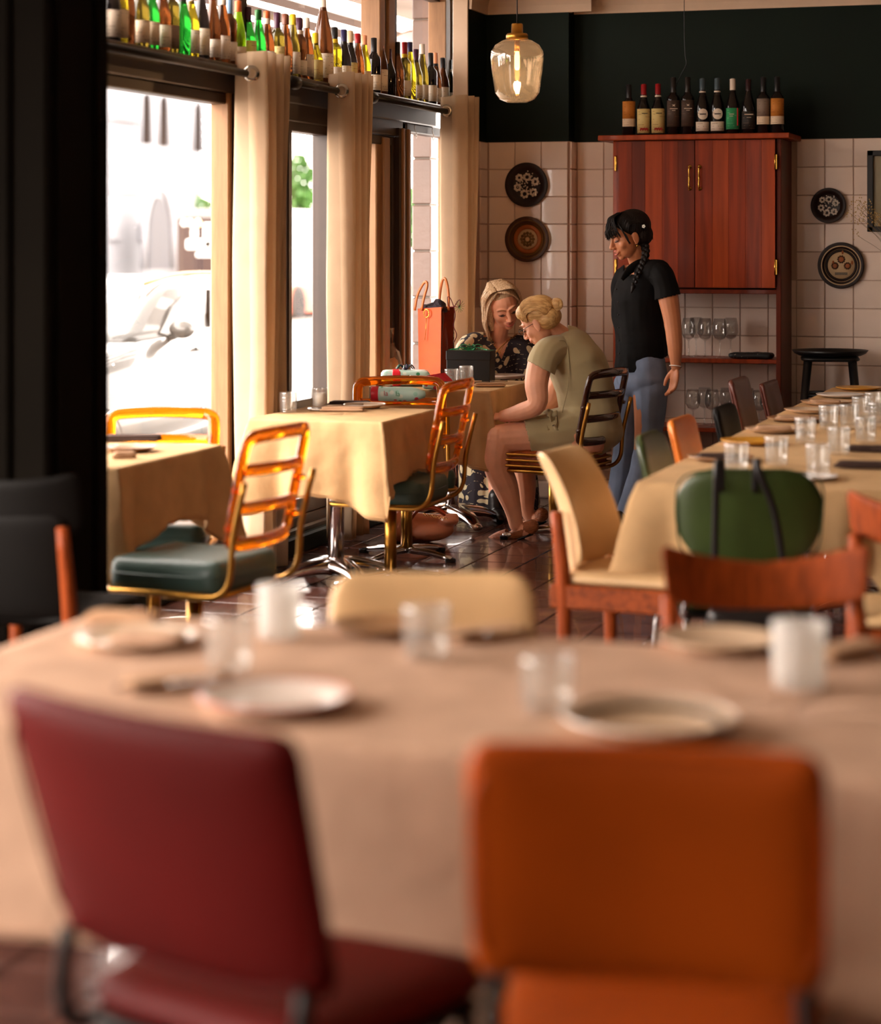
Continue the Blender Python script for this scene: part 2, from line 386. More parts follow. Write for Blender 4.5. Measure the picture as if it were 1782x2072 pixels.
# ceiling and cornice
g = G(); box(g, (-.35, 5, ZC+.05), (7.2, 15.6, .1)); S('ceiling', g, mt['ceil'])
def cornice(nm, a, b, nrm):
    a = Vector(a); b = Vector(b); n = Vector(nrm); pr = []
    for k in range(9):
        th = PI/2*k/8; pr.append((.13*(1-math.cos(th)), -.155+.155*math.sin(th)))
    pr = [(0, -.17), (.014, -.17), (.014, -.155)]+[(p+.014, q) for p, q in pr]+[(.16, 0), (0, 0)]
    vs = []; m = len(pr)
    for e in (a, b):
        for p, q in pr: vs.append(e+n*p+Vector((0, 0, ZC+q)))
    fs = [(i, (i+1) % m, m+(i+1) % m, m+i) for i in range(m)]+[tuple(range(m))[::-1], tuple(range(m, 2*m))]
    g = G(); g.add(vs, fs, False); return S(nm, g, mt['cream'])
cornice('trim_1', (XPR, YB, 0), (3, YB, 0), (0, -1, 0)); cornice('trim_2', (XP, YP, 0), (XPR+.14, YP, 0), (0, -1, 0))
cornice('trim_3', (XPR, YP-.0, 0), (XPR, YB-.1, 0), (1, 0, 0)); cornice('trim_4', (XP, YPF, 0), (XP, YP, 0), (1, 0, 0))
# left wall before the window, its column, right wall and the wall behind the camera
g = G(); box(g, (-4.1, 5.55, 1.5), (.2, .9, 3.1)); box(g, (-4.1, 2.6, .3), (.2, 5.4, .62)); box(g, (-4.1, 2.6, 2.78), (.2, 5.4, .5)); box(g, (-4.1, -1.2, 1.5), (.2, 2.4, 3.1)); S('wall_left', g, mt['green'])
g = G(); box(g, (-3.57, 6.08, 1.5), (.92, .42, 3.1), .01)
for xx in (-3.72, -3.42, -3.25): box(g, (xx, 5.862, 1.5), (.05, .03, 3.1), .01)
for yy in (5.94, 6.2): box(g, (-3.105, yy, 1.5), (.02, .04, 3.1), .008)
box(g, (-3.57, 6.06, .1), (.98, .5, .2), .02)
col = S('column', g, mt['pillar'])
g = G(); box(g, (-3.74, 5.60, 1.1), (.06, .36, 2.2), .006); dr = S('door_1', g, mt['green'])
g = G()
for z0, z1 in ((.15, .95), (1.1, 2.0)): box(g, (-3.705, 5.60, (z0+z1)/2), (.02, .22, z1-z0), .008)
O('door_panel', g, mt['green'], dr)
g = G(); box(g, (-3.70, 5.755, 1.06), (.015, .035, .09), .003); tube(g, [(-3.69, 5.775, 1.0), (-3.69, 5.775, 1.12)], .007); O('door_hinge', g, mt['brass'], dr)
g = G(); box(g, (3.1, 5, 1.5), (.2, 15.6, 3.1)); S('wall_right', g, mt['green'])
g = G(); box(g, (-.35, -2.4, 1.5), (7.4, .2, 3.1)); S('wall_front', g, mt['cream'])
# ---------------------------------------------------------------- window wall: header beam, ledge, posts, panes
Y0w = 6.3
g = G(); box(g, (XG, (Y0w+YPF)/2, 2.235), (.12, YPF-Y0w, .13), .006); box(g, (XG+.05, (Y0w+YPF)/2, 2.277), (.16, YPF-Y0w, .026), .006)
box(g, (XG, (9.75+11.45)/2, 2.135), (.10, 1.75, .10), .006)
S('wall_window_header', g, mt['frame'])
g = G(); box(g, (XG-.01, (Y0w+YPF)/2, .13), (.12, YPF-Y0w, .07), .005); box(g, (XG+.04, (Y0w+YPF)/2, .09), (.07, YPF-Y0w, .06), .01)
S('trim_5', g, mt['frame'])
g = G(); box(g, (XG, (Y0w+YPF)/2, .045), (.22, YPF-Y0w, .09), .01); S('trim_6', g, mt['green'])
def yx(x, X=XG): return at(x, 0, X=X).y
def window(n, y0, y1, z0, z1, st=.05, midrail=None, tanside=True, stiles=(1, 1)):
    g = G()
    if stiles[0]: box(g, (XG, y0+st/2, (z0+z1)/2), (.09, st, z1-z0), .006)
    if stiles[1]: box(g, (XG, y1-st/2, (z0+z1)/2), (.09, st, z1-z0), .006)
    box(g, (XG, (y0+y1)/2, z1-.025), (.08, y1-y0, .05), .005); box(g, (XG, (y0+y1)/2, z0+.04), (.08, y1-y0, .08), .005)
    if midrail: box(g, (XG, (y0+y1)/2, midrail), (.08, y1-y0, .07), .005)
    o = S('window_%d' % n, g, mt['frame'])
    g = G(); box(g, (XG-.012, (y0+y1)/2, (z0+z1)/2), (.006, y1-y0-.06, z1-z0-.06)); O('pane', g, mt['pane'], o)
    if tanside:
        g = G(); box(g, (XG+.01, y1-.035, (z0+z1)/2-.02), (.1, .07, z1-z0-.05), .006); box(g, (XG+.03, y1-.1, (z0+z1)/2), (.02, .02, z1-z0-.08), .004)
        O('jamb', g, mt['tan'], o)
    return o
a1 = yx(440); b1 = yx(447); c1 = yx(468)
window(1, Y0w, b1, .165, 2.17, tanside=False, stiles=(1, 0))
g = G(); box(g, (XG+.01, (a1+b1)/2, 1.17), (.09, b1-a1, 2.01), .006); S('trim_7', g, mt['tan'])
g = G(); box(g, (XG+.02, b1+.035, 1.17), (.14, .05, 2.01), .006); S('trim_8', g, mt['frame'])
g = G(); box(g, (XG+.0, (b1+.06+yx(560))/2, 1.17), (.10, yx(560)-b1-.06, 2.01), .006); S('trim_9', g, mt['tan'])
d0 = yx(566); d1 = yx(655); window(2, d0, d1, .165, 2.09, midrail=.69, tanside=False)
g = G(); box(g, (XG+.02, d1+.05, 1.17), (.13, .09, 2.0), .006); S('trim_10', g, mt['frame'])
e0 = d1+.1; e1 = yx(783); window(3, e0, e1, .165, 2.08, midrail=.69, tanside=False)
g = G(); box(g, (XG+.0, yx(764), 1.12), (.07, .24, 1.9), .006); box(g, (XG+.03, yx(764), 1.12), (.05, .10, 1.9), .006); S('trim_11', g, mt['tan'])
for k, (xx, mm, ww) in enumerate(((786, 'frame', .035), (790, 'tan', .03), (796, 'frame', .045), (801, 'tan', .03), (805, 'frame', .05))):
    g = G(); box(g, (XG+.01+.012*(k % 2), yx(xx), 1.15), (.12, ww, 1.96), .004); S('trim_%d' % (12+k), g, mt[mm])
f0 = yx(808); f1 = yx(905); window(4, f0, f1, .165, 2.17, midrail=None)
g = G()
for xx in (822, 858):
    y = yx(xx); tube(g, [(XG+.05, y, 2.165), (XG+.05, y, 2.14), (XG+.055, y+.02, 2.11), (XG+.055, y+.005, 2.09), (XG+.055, y-.02, 2.105)], .0025, seg=6, n=4)
tag(O('wire_hooks', g, mt['steel']), 'thin wire cup hooks under the header of the window nearest the corner', 'hook')
# transom lights above the ledge
g = G()
for xx, ww, mm in ((470, .12, 0), (560, .04, 1),): pass
S('wall_transom_head', (lambda g: (box(g, (XG, (Y0w+YPF)/2, 2.99), (.12, YPF-Y0w, .10)), g)[1])(G()), mt['frame'])
for k, (xa, xb) in enumerate(((213, 462), (478, 745), (786, 880))):
    ya, yb = yx(xa)-(.8 if k == 0 else 0), yx(xb); o = G(); box(o, (XG, (ya+yb)/2, 2.30), (.06, yb-ya, .02)); box(o, (XG, (ya+yb)/2, 2.93), (.06, yb-ya, .03))
    wo = S('window_%d' % (5+k), o, mt['frame']); g = G(); box(g, (XG-.01, (ya+yb)/2, 2.62), (.006, yb-ya-.01, .62)); O('pane', g, mt['pane'], wo)
for k, (xa, xb, mm) in enumerate(((462, 478, 'frame'), (745, 756, 'tan'), (757, 762, 'frame'), (763, 776, 'tan'), (776, 784, 'frame'), (880, 889, 'tan'), (889, 893, 'frame'), (893, 908, 'tan'), (908, 914, 'frame'))):
    g = G(); box(g, (XG+.012*(k % 2), (yx(xa)+yx(xb))/2, 2.62), (.11, yx(xb)-yx(xa), .67), .004); S('trim_%d' % (17+k), g, mt[mm])
# ---------------------------------------------------------------- outside: pavement, street, awning, glazed column, facade
mt['pave'] = M_('pavement', (112, 104, 96), .85, var=.1, vscale=3); mt['road'] = M_('asphalt', (110, 106, 102), .9, var=.1)
g = G(); box(g, (-5.35, 10, -.15), (2.6, 40, .2)); S('pavement', g, mt['pave'])
g = G(); box(g, (-20, 40, -.6), (27, 130, .1)); S('street', g, mt['road'])
aw = T('awning', 'slatted white and tan street awning seen through the transom lights', 'awning', (-5.2, 13.5, 3.0))
mt['awn'] = M_('awning_board', (66, 38, 20), .7); mt['awnw'] = M_('awning_sheet_white', (250, 246, 240), .8, trans=0)
for i in range(8):
    g = G(); box(g, (-5.25-.40*i, 14.2, 3.06), (.25, 9.6, .004), .001); O('awning_board', g, mt['awn'], aw, world=True)
g = G(); box(g, (-5.06, 14.2, 3.05), (.05, 9.8, .045), .01); O('awning_beam', g, mt['white'], aw, world=True)
g = G(); box(g, (-4.55, 14.2, 3.26), (.9, 9.8, .3), .01); S('trim_30', g, M_('soffit_grey', (120, 104, 92), .8))
for k in range(4):
    g = G(); tube(g, [(-5.05, 11.2+k*1.1, 3.08), (-4.8, 11.0+k*1.1, 3.14)], .008, seg=6); O('stay_rod', g, mt['white'], aw, world=True)
sg = T('round_sign', 'pale round sign with a brown rim hanging under the street awning', 'sign', tuple(at(840, 135, d=15.0)))
R = ML((0, 0, 0), rx=PI/2, rz=.1)
g = G(); lathe(g, [(0, 0), (.23, 0), (.24, .005), (.24, .03), (0, .03)], 40, R); O('sign_face', g, M_('sign_face', (206, 198, 200), .5), sg)
g = G(); tube(g, [(.245*math.cos(a*PI/20), 0, .245*math.sin(a*PI/20)) for a in range(40)], .011, closed=True); O('sign_rim', g, mt['tan'], sg)
g = G(); tube(g, [(0, 0, .24), (0, 0, .6)], .01, seg=6); O('sign_rod', g, mt['iron'], sg)
# pale block column standing outside by the last window
mt['block'] = M_('glazed_block', (112, 88, 78), .35, var=.06, bump=.2, bscale=30)
oc = at(861, 490, d=13.7); bc = T('block_column', 'pale pink block column standing on the pavement outside the last window', 'column', (oc.x, oc.y, -.05))
for k in range(14):
    g = G(); box(g, (oc.x, oc.y, .14+k*.29), (.125, .17, .282), .007, M=None); O('block', g, mt['block'], bc, world=True)
g = G(); box(g, (oc.x, oc.y, 2.0), (.10, .15, 4.1)); O('mortar_core', g, mt['pave'], bc, world=True)
# gothic facade across the street
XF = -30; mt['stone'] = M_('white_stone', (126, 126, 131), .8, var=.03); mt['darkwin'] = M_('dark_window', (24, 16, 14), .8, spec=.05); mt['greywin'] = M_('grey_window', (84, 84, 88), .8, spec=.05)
fa = T('gothic_building', 'white stone building with pointed arch windows across the street', 'building', (XF, 66, -.5))
def fyz(x, y): p = at(x, y, X=XF); return p.y, p.z
y_a, _ = fyz(150, 300); y_b, _ = fyz(433, 300)
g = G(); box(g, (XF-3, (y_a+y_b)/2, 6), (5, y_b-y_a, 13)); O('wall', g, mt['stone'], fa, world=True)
def arch(x0, x1, ytop, ybot, mat_, rim=.25, dep=.35):
    ya, zt = fyz(x0, ytop); yb, _ = fyz(x1, ytop); _, zb = fyz((x0+x1)/2, ybot); wd = (yb-ya)/2; yc = (ya+yb)/2; zs = zt-wd*1.7
    pts = [(-wd, zb), (wd, zb), (wd, zs)]+[(wd*(1-(k/8)**1.6), zs+(zt-zs)*math.sin(PI/2*k/8)) for k in range(1, 9)]
    pts += [(-wd*(1-(k/8)**1.6), zs+(zt-zs)*math.sin(PI/2*k/8)) for k in range(7, 0, -1)]+[(-wd, zs)]
    M = Matrix.Translation((XF, yc, 0)) @ Matrix.Rotation(PI/2, 4, 'Z')
    g = G(); prism(g, pts, -.56, -.45, M); o = O('arched_window', g, mat_, fa, world=True)
    g = G(); path = [M @ Vector((p, -.53, q)) for p, q in [(wd+rim*.6, zb)]+[(a*(1+rim*.55/wd), b+rim*.5) for a, b in pts[2:-1]]+[(-wd-rim*.6, zb)]]
    tube(g, path, rim*.22, seg=6); O('arch_surround', g, mt['stone'], o, world=True)
for q in ((258, 271, 190, 291), (293, 306, 196, 296), (364, 375, 210, 306)): arch(*q, mt['darkwin'])
arch(268, 312, 398, 545, mt['greywin'], .5); arch(370, 392, 420, 560, mt['greywin'], .4)
for (x0, x1, yy, hh) in ((246, 336, 343, .5), (246, 336, 380, .35), (246, 336, 232, .3), (248, 270, 468, .6), (308, 338, 470, .6), (258, 277, 312, .35), (294, 314, 315, .35), (364, 382, 326, .4)):
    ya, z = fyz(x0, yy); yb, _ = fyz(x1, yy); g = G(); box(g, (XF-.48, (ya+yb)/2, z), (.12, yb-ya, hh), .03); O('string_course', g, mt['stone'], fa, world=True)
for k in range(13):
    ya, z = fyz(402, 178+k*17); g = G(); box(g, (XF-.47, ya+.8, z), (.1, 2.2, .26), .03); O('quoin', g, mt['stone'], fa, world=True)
# trees
mt['leaf'] = M_('leaves', (44, 84, 14), .6, var=.4, vscale=1.2); mt['bark'] = M_('bark', (90, 70, 54), .9)
def tree(x, y, d, r, label, n=900):
    p = at(x, y, d=d); t = T('tree', label, 'tree', (p.x, p.y, -.5), group=None); g = G()
    for _ in range(n):
        a = Vector((random.gauss(0, 1), random.gauss(0, 1), random.gauss(0, 1))).normalized()*r*random.random()**.4; a.z *= 1.25
        q = p+a; s = .14*r; u = Vector((random.uniform(-1, 1), random.uniform(-1, 1), random.uniform(-1, 1))).normalized(); v = u.orthogonal().normalized()
        g.add([q-u*s, q+v*s*.6, q+u*s, q-v*s*.6], [(0, 1, 2, 3)], False)
    O('foliage', g, mt['leaf'], t, world=True)
    g = G(); tube(g, [(p.x, p.y, -.55), (p.x+.1, p.y, (p.z-.5)/2), (p.x, p.y, p.z)], [r*.1, r*.08, r*.04], n=3); O('trunk', g, mt['bark'], t, world=True)
tree(600, 388, 74, 1.05, 'bright green tree standing behind the white roof seen through the second window')
tree(418, 420, 66, .42, 'small green tree top at the right edge of the first window', 500)
tree(826, 440, 60, .72, 'pale green tree seen through the last window beside the block column')
# parked white car
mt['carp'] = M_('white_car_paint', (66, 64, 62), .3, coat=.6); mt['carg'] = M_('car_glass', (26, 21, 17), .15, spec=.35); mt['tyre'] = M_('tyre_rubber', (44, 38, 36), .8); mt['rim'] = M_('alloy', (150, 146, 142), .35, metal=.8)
ZS = -.5; XC = -7.4
mt['windglass'] = M_('pale_bus_glass', (120, 122, 126), .15, spec=.4)
car = T('car', 'white car parked at the kerb outside the first window', 'car', (XC-.9, 16.6, ZS))
def side(pts, x0, x1, m, nm, parent, inset=0.0, nx=6, tumble=.16, zref=.7):
    """side profile (Y,Z) lofted across the car width, narrowing above zref"""
    vs = []; fs = []; n = len(pts); xm = (x0+x1)/2; hw = abs(x1-x0)/2; cy = sum(p[0] for p in pts)/n; cz = sum(p[1] for p in pts)/n
    for k in range(nx+1):
        s = -math.cos(PI*k/nx); e = 1-.06*abs(s)**6
        for (y, z) in pts:
            nar = 1-tumble*max(0, z-zref)*1.4; vs.append((xm+s*hw*nar, cy+(y-cy)*(e if nx > 1 else 1), cz+(z-cz)*(1-.05*abs(s)**6)))
    for k in range(nx):
        for i in range(n): j = (i+1) % n; fs.append((k*n+i, k*n+j, (k+1)*n+j, (k+1)*n+i))
    fs += [tuple(range(n))[::-1], tuple(range(nx*n, nx*n+n))]
    g = G(); g.add(vs, fs, nx > 1); return O(nm, g, m, parent, world=True)
body = [(14.35, -.18), (14.32, .15), (14.45, .42), (14.9, .58), (15.75, .70), (16.3, .74), (19.0, .80), (19.2, .5), (19.2, -.18)]
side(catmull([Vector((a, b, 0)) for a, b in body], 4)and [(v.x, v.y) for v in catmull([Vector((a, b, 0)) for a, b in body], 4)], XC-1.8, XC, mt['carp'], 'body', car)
roof = [(15.85, .70), (16.55, 1.08), (17.1, 1.20), (17.8, 1.22), (18.6, 1.16), (19.1, .78)]
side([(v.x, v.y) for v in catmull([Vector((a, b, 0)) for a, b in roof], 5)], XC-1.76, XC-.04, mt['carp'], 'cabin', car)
def quad(nm, pts, m, parent, t=.01):
    a, b, c, d = [Vector(p) for p in pts]; n = (b-a).cross(d-a).normalized()*t; g = G()
    g.add([a, b, c, d, a+n, b+n, c+n, d+n], [(0, 1, 2, 3), (7, 6, 5, 4), (0, 4, 5, 1), (1, 5, 6, 2), (2, 6, 7, 3), (3, 7, 4, 0)], False); return O(nm, g, m, parent, world=True)
quad('windscreen', [(XC-1.62, 15.98, .75), (XC-.18, 15.98, .75), (XC-.30, 16.56, 1.11), (XC-1.5, 16.56, 1.11)], M_('pale_windscreen', (110, 114, 120), .15, coat=1), car, -.02)
g = G(); prism(g, [(16.35, .76), (17.25, .78), (17.25, 1.1), (16.95, 1.10), (16.62, .98)], -.02, .02, Matrix.Translation((XC-.055, 0, 0)) @ Matrix.Rotation(PI/2, 4, 'Z') @ Matrix.Rotation(0, 4, 'X')); O('side_window', g, mt['carg'], car, world=True)
g = G(); prism(g, [(17.36, .78), (18.3, .8), (18.2, 1.08), (17.36, 1.1)], -.02, .02, Matrix.Translation((XC-.055, 0, 0)) @ Matrix.Rotation(PI/2, 4, 'Z')); O('side_window', g, mt['carg'], car, world=True)
for wy in (15.25, 18.2):
    Mw = ML((XC-.08, wy, ZS+.34), ry=PI/2)
    g = G(); lathe(g, [(.2, -.1), (.33, -.1), (.345, -.07), (.345, .07), (.33, .1), (.22, .1), (.2, .06)], 28, Mw); wo = O('wheel', g, mt['tyre'], car, world=True)
    g = G(); lathe(g, [(0, .07), (.05, .08), (.06, .06), (.2, .05), (.215, .09)], 28, Mw); O('rim', g, mt['rim'], wo, world=True)
    g = G(); lathe(g, [(.37, .075), (.41, .085), (.42, .06), (.37, .05)], 28, Mw); O('wheel_arch', g, mt['tyre'], wo, world=True)
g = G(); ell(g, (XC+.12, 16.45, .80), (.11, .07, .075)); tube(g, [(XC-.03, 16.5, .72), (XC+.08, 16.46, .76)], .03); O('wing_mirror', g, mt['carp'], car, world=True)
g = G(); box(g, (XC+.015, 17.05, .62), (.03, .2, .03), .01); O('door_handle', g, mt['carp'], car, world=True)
g = G(); tube(g, [(XC-.10, 15.6, .74-.06), (XC-.02, 15.45, .55)], .03); O('wing_light', g, mt['chrome'], car, world=True)
g = G(); tube(g, [(XC-.28, 16.6, 1.16), (XC-.26, 17.3, 1.235), (XC-.26, 18.5, 1.22)], .018, n=3); O('roof_rail', g, mt['tan'], car, world=True)
car.location.y -= .42
# bus
mt['busd'] = M_('bus_dark', (44, 30, 28), .5, spec=.2); mt['buso'] = M_('bus_orange', (190, 90, 64), .4); mt['lampw'] = M_('lit_bus_sign', (255, 220, 170), .4, emis=(255, 190, 120), es=9)
yb0 = 52.2; yb1 = 63.6; bx0 = at(355, 490, Y=yb0).x; bx1 = bx0+2.45
bus = T('bus', 'white bus with a dark front standing in the street behind the parked car', 'bus', ((bx0+bx1)/2, (yb0+yb1)/2, -.7))
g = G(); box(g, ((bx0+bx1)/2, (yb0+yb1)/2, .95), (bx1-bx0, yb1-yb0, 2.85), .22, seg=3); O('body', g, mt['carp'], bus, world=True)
def fz(x, y): p = at(x, y, Y=yb0); return p.x, p.z
def fbox(nm, x0, x1, y0, y1, m, dy=-.06, r=.03): (xa, zt), (xb, zb) = fz(x0, y0), fz(x1, y1); g = G(); box(g, ((xa+xb)/2, yb0+dy, (zt+zb)/2), (xb-xa, .05, zt-zb), r); O(nm, g, m, bus, world=True)
fbox('front_wrap', 359, 520, 440, 600, mt['busd'], -.02, .12)
for (x, m) in ((372, 'white'), (384, 'white'), (400, 'lampw')): c = at(x, 451, Y=yb0-.08); g = G(); ell(g, (c.x, yb0-.07, c.z), (.075, .04, .09)); O('marker_lamp', g, mt[m], bus, world=True)
for q in ((389, 401, 462, 481), (379, 432, 485, 504), (414, 440, 452, 503), (399, 440, 511, 520)): fbox('front_sign', *q, mt['white'])
g = G(); box(g, (bx1+.01, (yb0+yb1)/2, -.05), (.05, yb1-yb0-.6, .75), .02); O('orange_band', g, mt['buso'], bus, world=True)
g = G(); box(g, (bx1+.01, (yb0+yb1)/2, 1.35), (.04, yb1-yb0-.8, .9), .02); O('side_glazing', g, mt['windglass'], bus, world=True)
for xx in (600, 700):
    yy = yx(xx, bx1); g = G(); lathe(g, [(.28, -.15), (.5, -.15), (.52, -.1), (.52, .08), (.3, .10), (0, .06)], 28, ML((bx1, yy, -.18), ry=PI/2)); O('wheel', g, mt['tyre'], bus, world=True)
# ---------------------------------------------------------------- curtains and rod
ZR = 2.243
rod_ends = [(yx(150, XR), yx(497, XR)), (yx(575, XR), yx(681, XR)), (yx(735, XR), yx(930, XR))]
for k, (ya, yb) in enumerate(rod_ends):
    t = T('curtain_rod', ('black curtain rod above the large left window', 'short black curtain rod between the first and second curtains', 'black curtain rod running from the second curtain to the corner')[k], 'curtain rod', (XR, ya, ZR), group=None)
    g = G(); tube(g, [(XR, ya, ZR), (XR, yb, ZR)], .0165, seg=12); O('rod', g, mt['iron'], t, world=True)
    for yy in (ya+.12,):
        g = G(); tube(g, [(XG+.06, yy, ZR-.01), (XR-.02, yy, ZR-.01)], .012, seg=8); tube(g, [(XR, yy-.05, ZR), (XR, yy-.03, ZR), (XR, yy+.03, ZR), (XR, yy+.05, ZR)], [.018, .032, .032, .018], seg=12); O('rod_bracket', g, mt['iron'], t, world=True)
def curtain(ya, yb, label, seed, ztop=2.335, zb=.03, folds=5, amp=.062, wide=0.0, off=0.0):
    rnd = random.Random(seed); t = T('curtain', label, 'curtain', (XR, (ya+yb)/2, 0)); g = G(); nu, nv = folds*14, 40; vs = []
    ph = [rnd.uniform(-.4, .4) for _ in range(folds+2)]
    for j in range(nv+1):
        v = j/nv; z = ztop+(zb-ztop)*v; sp = 1+wide*v
        for i in range(nu+1):
            u = i/nu; q = u*folds; k = int(q); a = amp*(1-.15*v+.12*math.sin(3*v+k))
            x = XR+off+a*math.sin(2*PI*q+.35*math.sin(5*v+ph[min(k, folds)]*3)*v)+.012*noise.noise(Vector((u*4, v*2.5, seed)))
            y = (ya+yb)/2+(u-.5)*(yb-ya)*sp+.03*v*math.sin(2*PI*q*.5+seed)+.02*noise.noise(Vector((u*3, v*3, seed+9)))
            vs.append((x, y, z+(.004*math.sin(2*PI*q) if j in (0, nv) else 0)))
    fs = [(j*(nu+1)+i, j*(nu+1)+i+1, (j+1)*(nu+1)+i+1, (j+1)*(nu+1)+i) for j in range(nv) for i in range(nu)]
    g.add(vs, fs); o = O('drape', g, mt['curtain'], t, world=True)
    s = o.modifiers.new('thick', 'SOLIDIFY'); s.thickness = .002
    g = G()
    for q in (.5,):
        y = ya+(yb-ya)*.04; M = ML((XR+amp*.25, y-.02, ZR), rx=PI/2, rz=.35)
        lathe(g, [(.022, -.003), (.036, -.004), (.036, .004), (.022, .003)], 24, M)
    O('grommet', g, mt['steel'], t, world=True)
    return t
curtain(yx(500, XR), yx(561, XR), 'cream linen curtain nearest the left window, hanging behind the middle empty table', 3, folds=4, amp=.085, ztop=2.34)
curtain(yx(684, XR), yx(733, XR), 'cream linen curtain between the two door windows', 8, folds=4, amp=.078, ztop=2.335)
curtain(11.74, 12.03, 'cream linen curtain in the corner behind the seated women', 5, folds=3, amp=.088, ztop=2.33, off=.05)
# ---------------------------------------------------------------- bottles
def bottle_prof(kind, h=.30, r=.037):
    if kind == 'flute': return [(0, .004), (r*.8, 0), (r, .008), (r, h*.42), (r*.93, h*.52), (r*.68, h*.68), (r*.42, h*.82), (.0145, h*.9), (.0145, h*.985), (.012, h), (0, h)]
    if kind == 'claret': return [(0, .004), (r*.85, 0), (r, .006), (r, h*.62), (r*.93, h*.665), (r*.6, h*.71), (.0155, h*.76), (.0145, h*.98), (.012, h), (0, h)]
    return [(0, .004), (r*.85, 0), (r*1.04, .008), (r*1.04, h*.46), (r*.94, h*.55), (r*.66, h*.66), (.018, h*.76), (.0145, h*.84), (.0145, h*.985), (.012, h), (0, h)]
def bglass(nm, c, deep): return M_(nm, c, .08, trans=.75 if not deep else .35, ior=1.35, coat=.4)
BC = {'yellow': bglass('yellow_bottle_glass', (128, 110, 18), 0), 'lime': bglass('lime_bottle_glass', (190, 235, 20), 0), 'green': bglass('green_bottle_glass', (22, 108, 30), 0), 'olive': bglass('olive_bottle_glass', (78, 64, 18), 0),
      'amber': bglass('amber_bottle_glass', (78, 38, 12), 0), 'brown': bglass('brown_bottle_glass', (92, 48, 20), 1), 'dark': bglass('black_bottle_glass', (26, 20, 20), 1)}
def labmat(nm, base, ink, bands=26, thr=.55):
    def f(N, L, tc):
        sp = N.new('ShaderNodeSeparateXYZ'); L.new(tc.outputs['Object'], sp.inputs[0])
        a = N.new('ShaderNodeMath'); a.operation = 'MULTIPLY'; a.inputs[1].default_value = 420; L.new(sp.outputs[2], a.inputs[0]); s = N.new('ShaderNodeMath'); s.operation = 'SINE'; L.new(a.outputs[0], s.inputs[0])
        nz = N.new('ShaderNodeTexNoise'); nz.inputs['Scale'].default_value = 60; L.new(tc.outputs['Object'], nz.inputs[0])
        m = N.new('ShaderNodeMath'); m.operation = 'MULTIPLY'; L.new(s.outputs[0], m.inputs[0]); L.new(nz.outputs[0], m.inputs[1])
        return ramp(N, L, m.outputs[0], [(0, base), (thr-.03, base), (thr, ink)], True)
    return node_mat(nm, f, .7)
LM = {'cream': labmat('cream_label', (222, 198, 168), (140, 112, 90)), 'yellowl': labmat('straw_label', (216, 194, 128), (150, 110, 60)), 'grey': labmat('grey_label', (176, 158, 140), (110, 90, 76)), 'white': labmat('white_label', (232, 218, 200), (150, 125, 108)),
      'brownl': labmat('brown_label', (70, 52, 42), (110, 84, 66)), 'orangel': labmat('ochre_label', (190, 116, 36), (130, 70, 22)), 'greenl': labmat('green_label', (44, 150, 92), (120, 190, 140)), 'greyd': labmat('slate_label', (132, 112, 96), (92, 76, 64)), 'blackl': labmat('black_label', (40, 34, 30), (120, 100, 84))}
_cap = {}
def capm(c):
    if c not in _cap: _cap[c] = M_('capsule_%d_%d_%d' % c, c, .38)
    return _cap[c]
def bottle(loc, kind, h, glass, cap, lab, label, cat_group, face, r=.037, band=None, lz=None, capf=.76, ang=1.25):
    b = T('wine_bottle', label, 'bottle', loc, face, cat_group)
    pr = bottle_prof(kind, h, r); g = G(); lathe(g, pr, 20); O('body', g, glass, b)
    if cap:
        z0 = h*capf if kind != 'flute' else h*.84; g = G(); rr = .0162
        lathe(g, [(rr+.0015, z0), (rr, z0+.01), (rr, h+.001), (.008, h+.004), (0, h+.004)], 16); O('capsule', g, capm(cap), b)
        if band: g = G(); lathe(g, [(rr+.002, z0-.012), (rr+.0022, z0+.012), (rr+.0008, z0+.014)], 16); O('neck_band', g, capm(band), b)
    if lab:
        z0, z1 = lz or (h*.1, h*.42); R = (r*1.04 if kind == 'burg' else r)+.0012; g = G(); vs = []; n = 12
        for z in (z0, z1):
            for i in range(n+1): a = -PI/2-ang+2*ang*i/n; vs.append((R*math.cos(a), R*math.sin(a), z))
        g.add(vs, [(i, i+1, n+2+i, n+1+i) for i in range(n)]); o = O('label', g, LM[lab], b); s = o.modifiers.new('t', 'SOLIDIFY'); s.thickness = .0006
    return b
XL = XG+.055; ZL = 2.29
PU = (64, 26, 48); BK = (26, 24, 26); WH = (224, 206, 188); RD = (150, 16, 24); BL = (120, 150, 180); OR_ = (190, 90, 40); NV = (36, 32, 70); CR = (206, 176, 140); YE = (206, 170, 30); PK = (226, 150, 110)
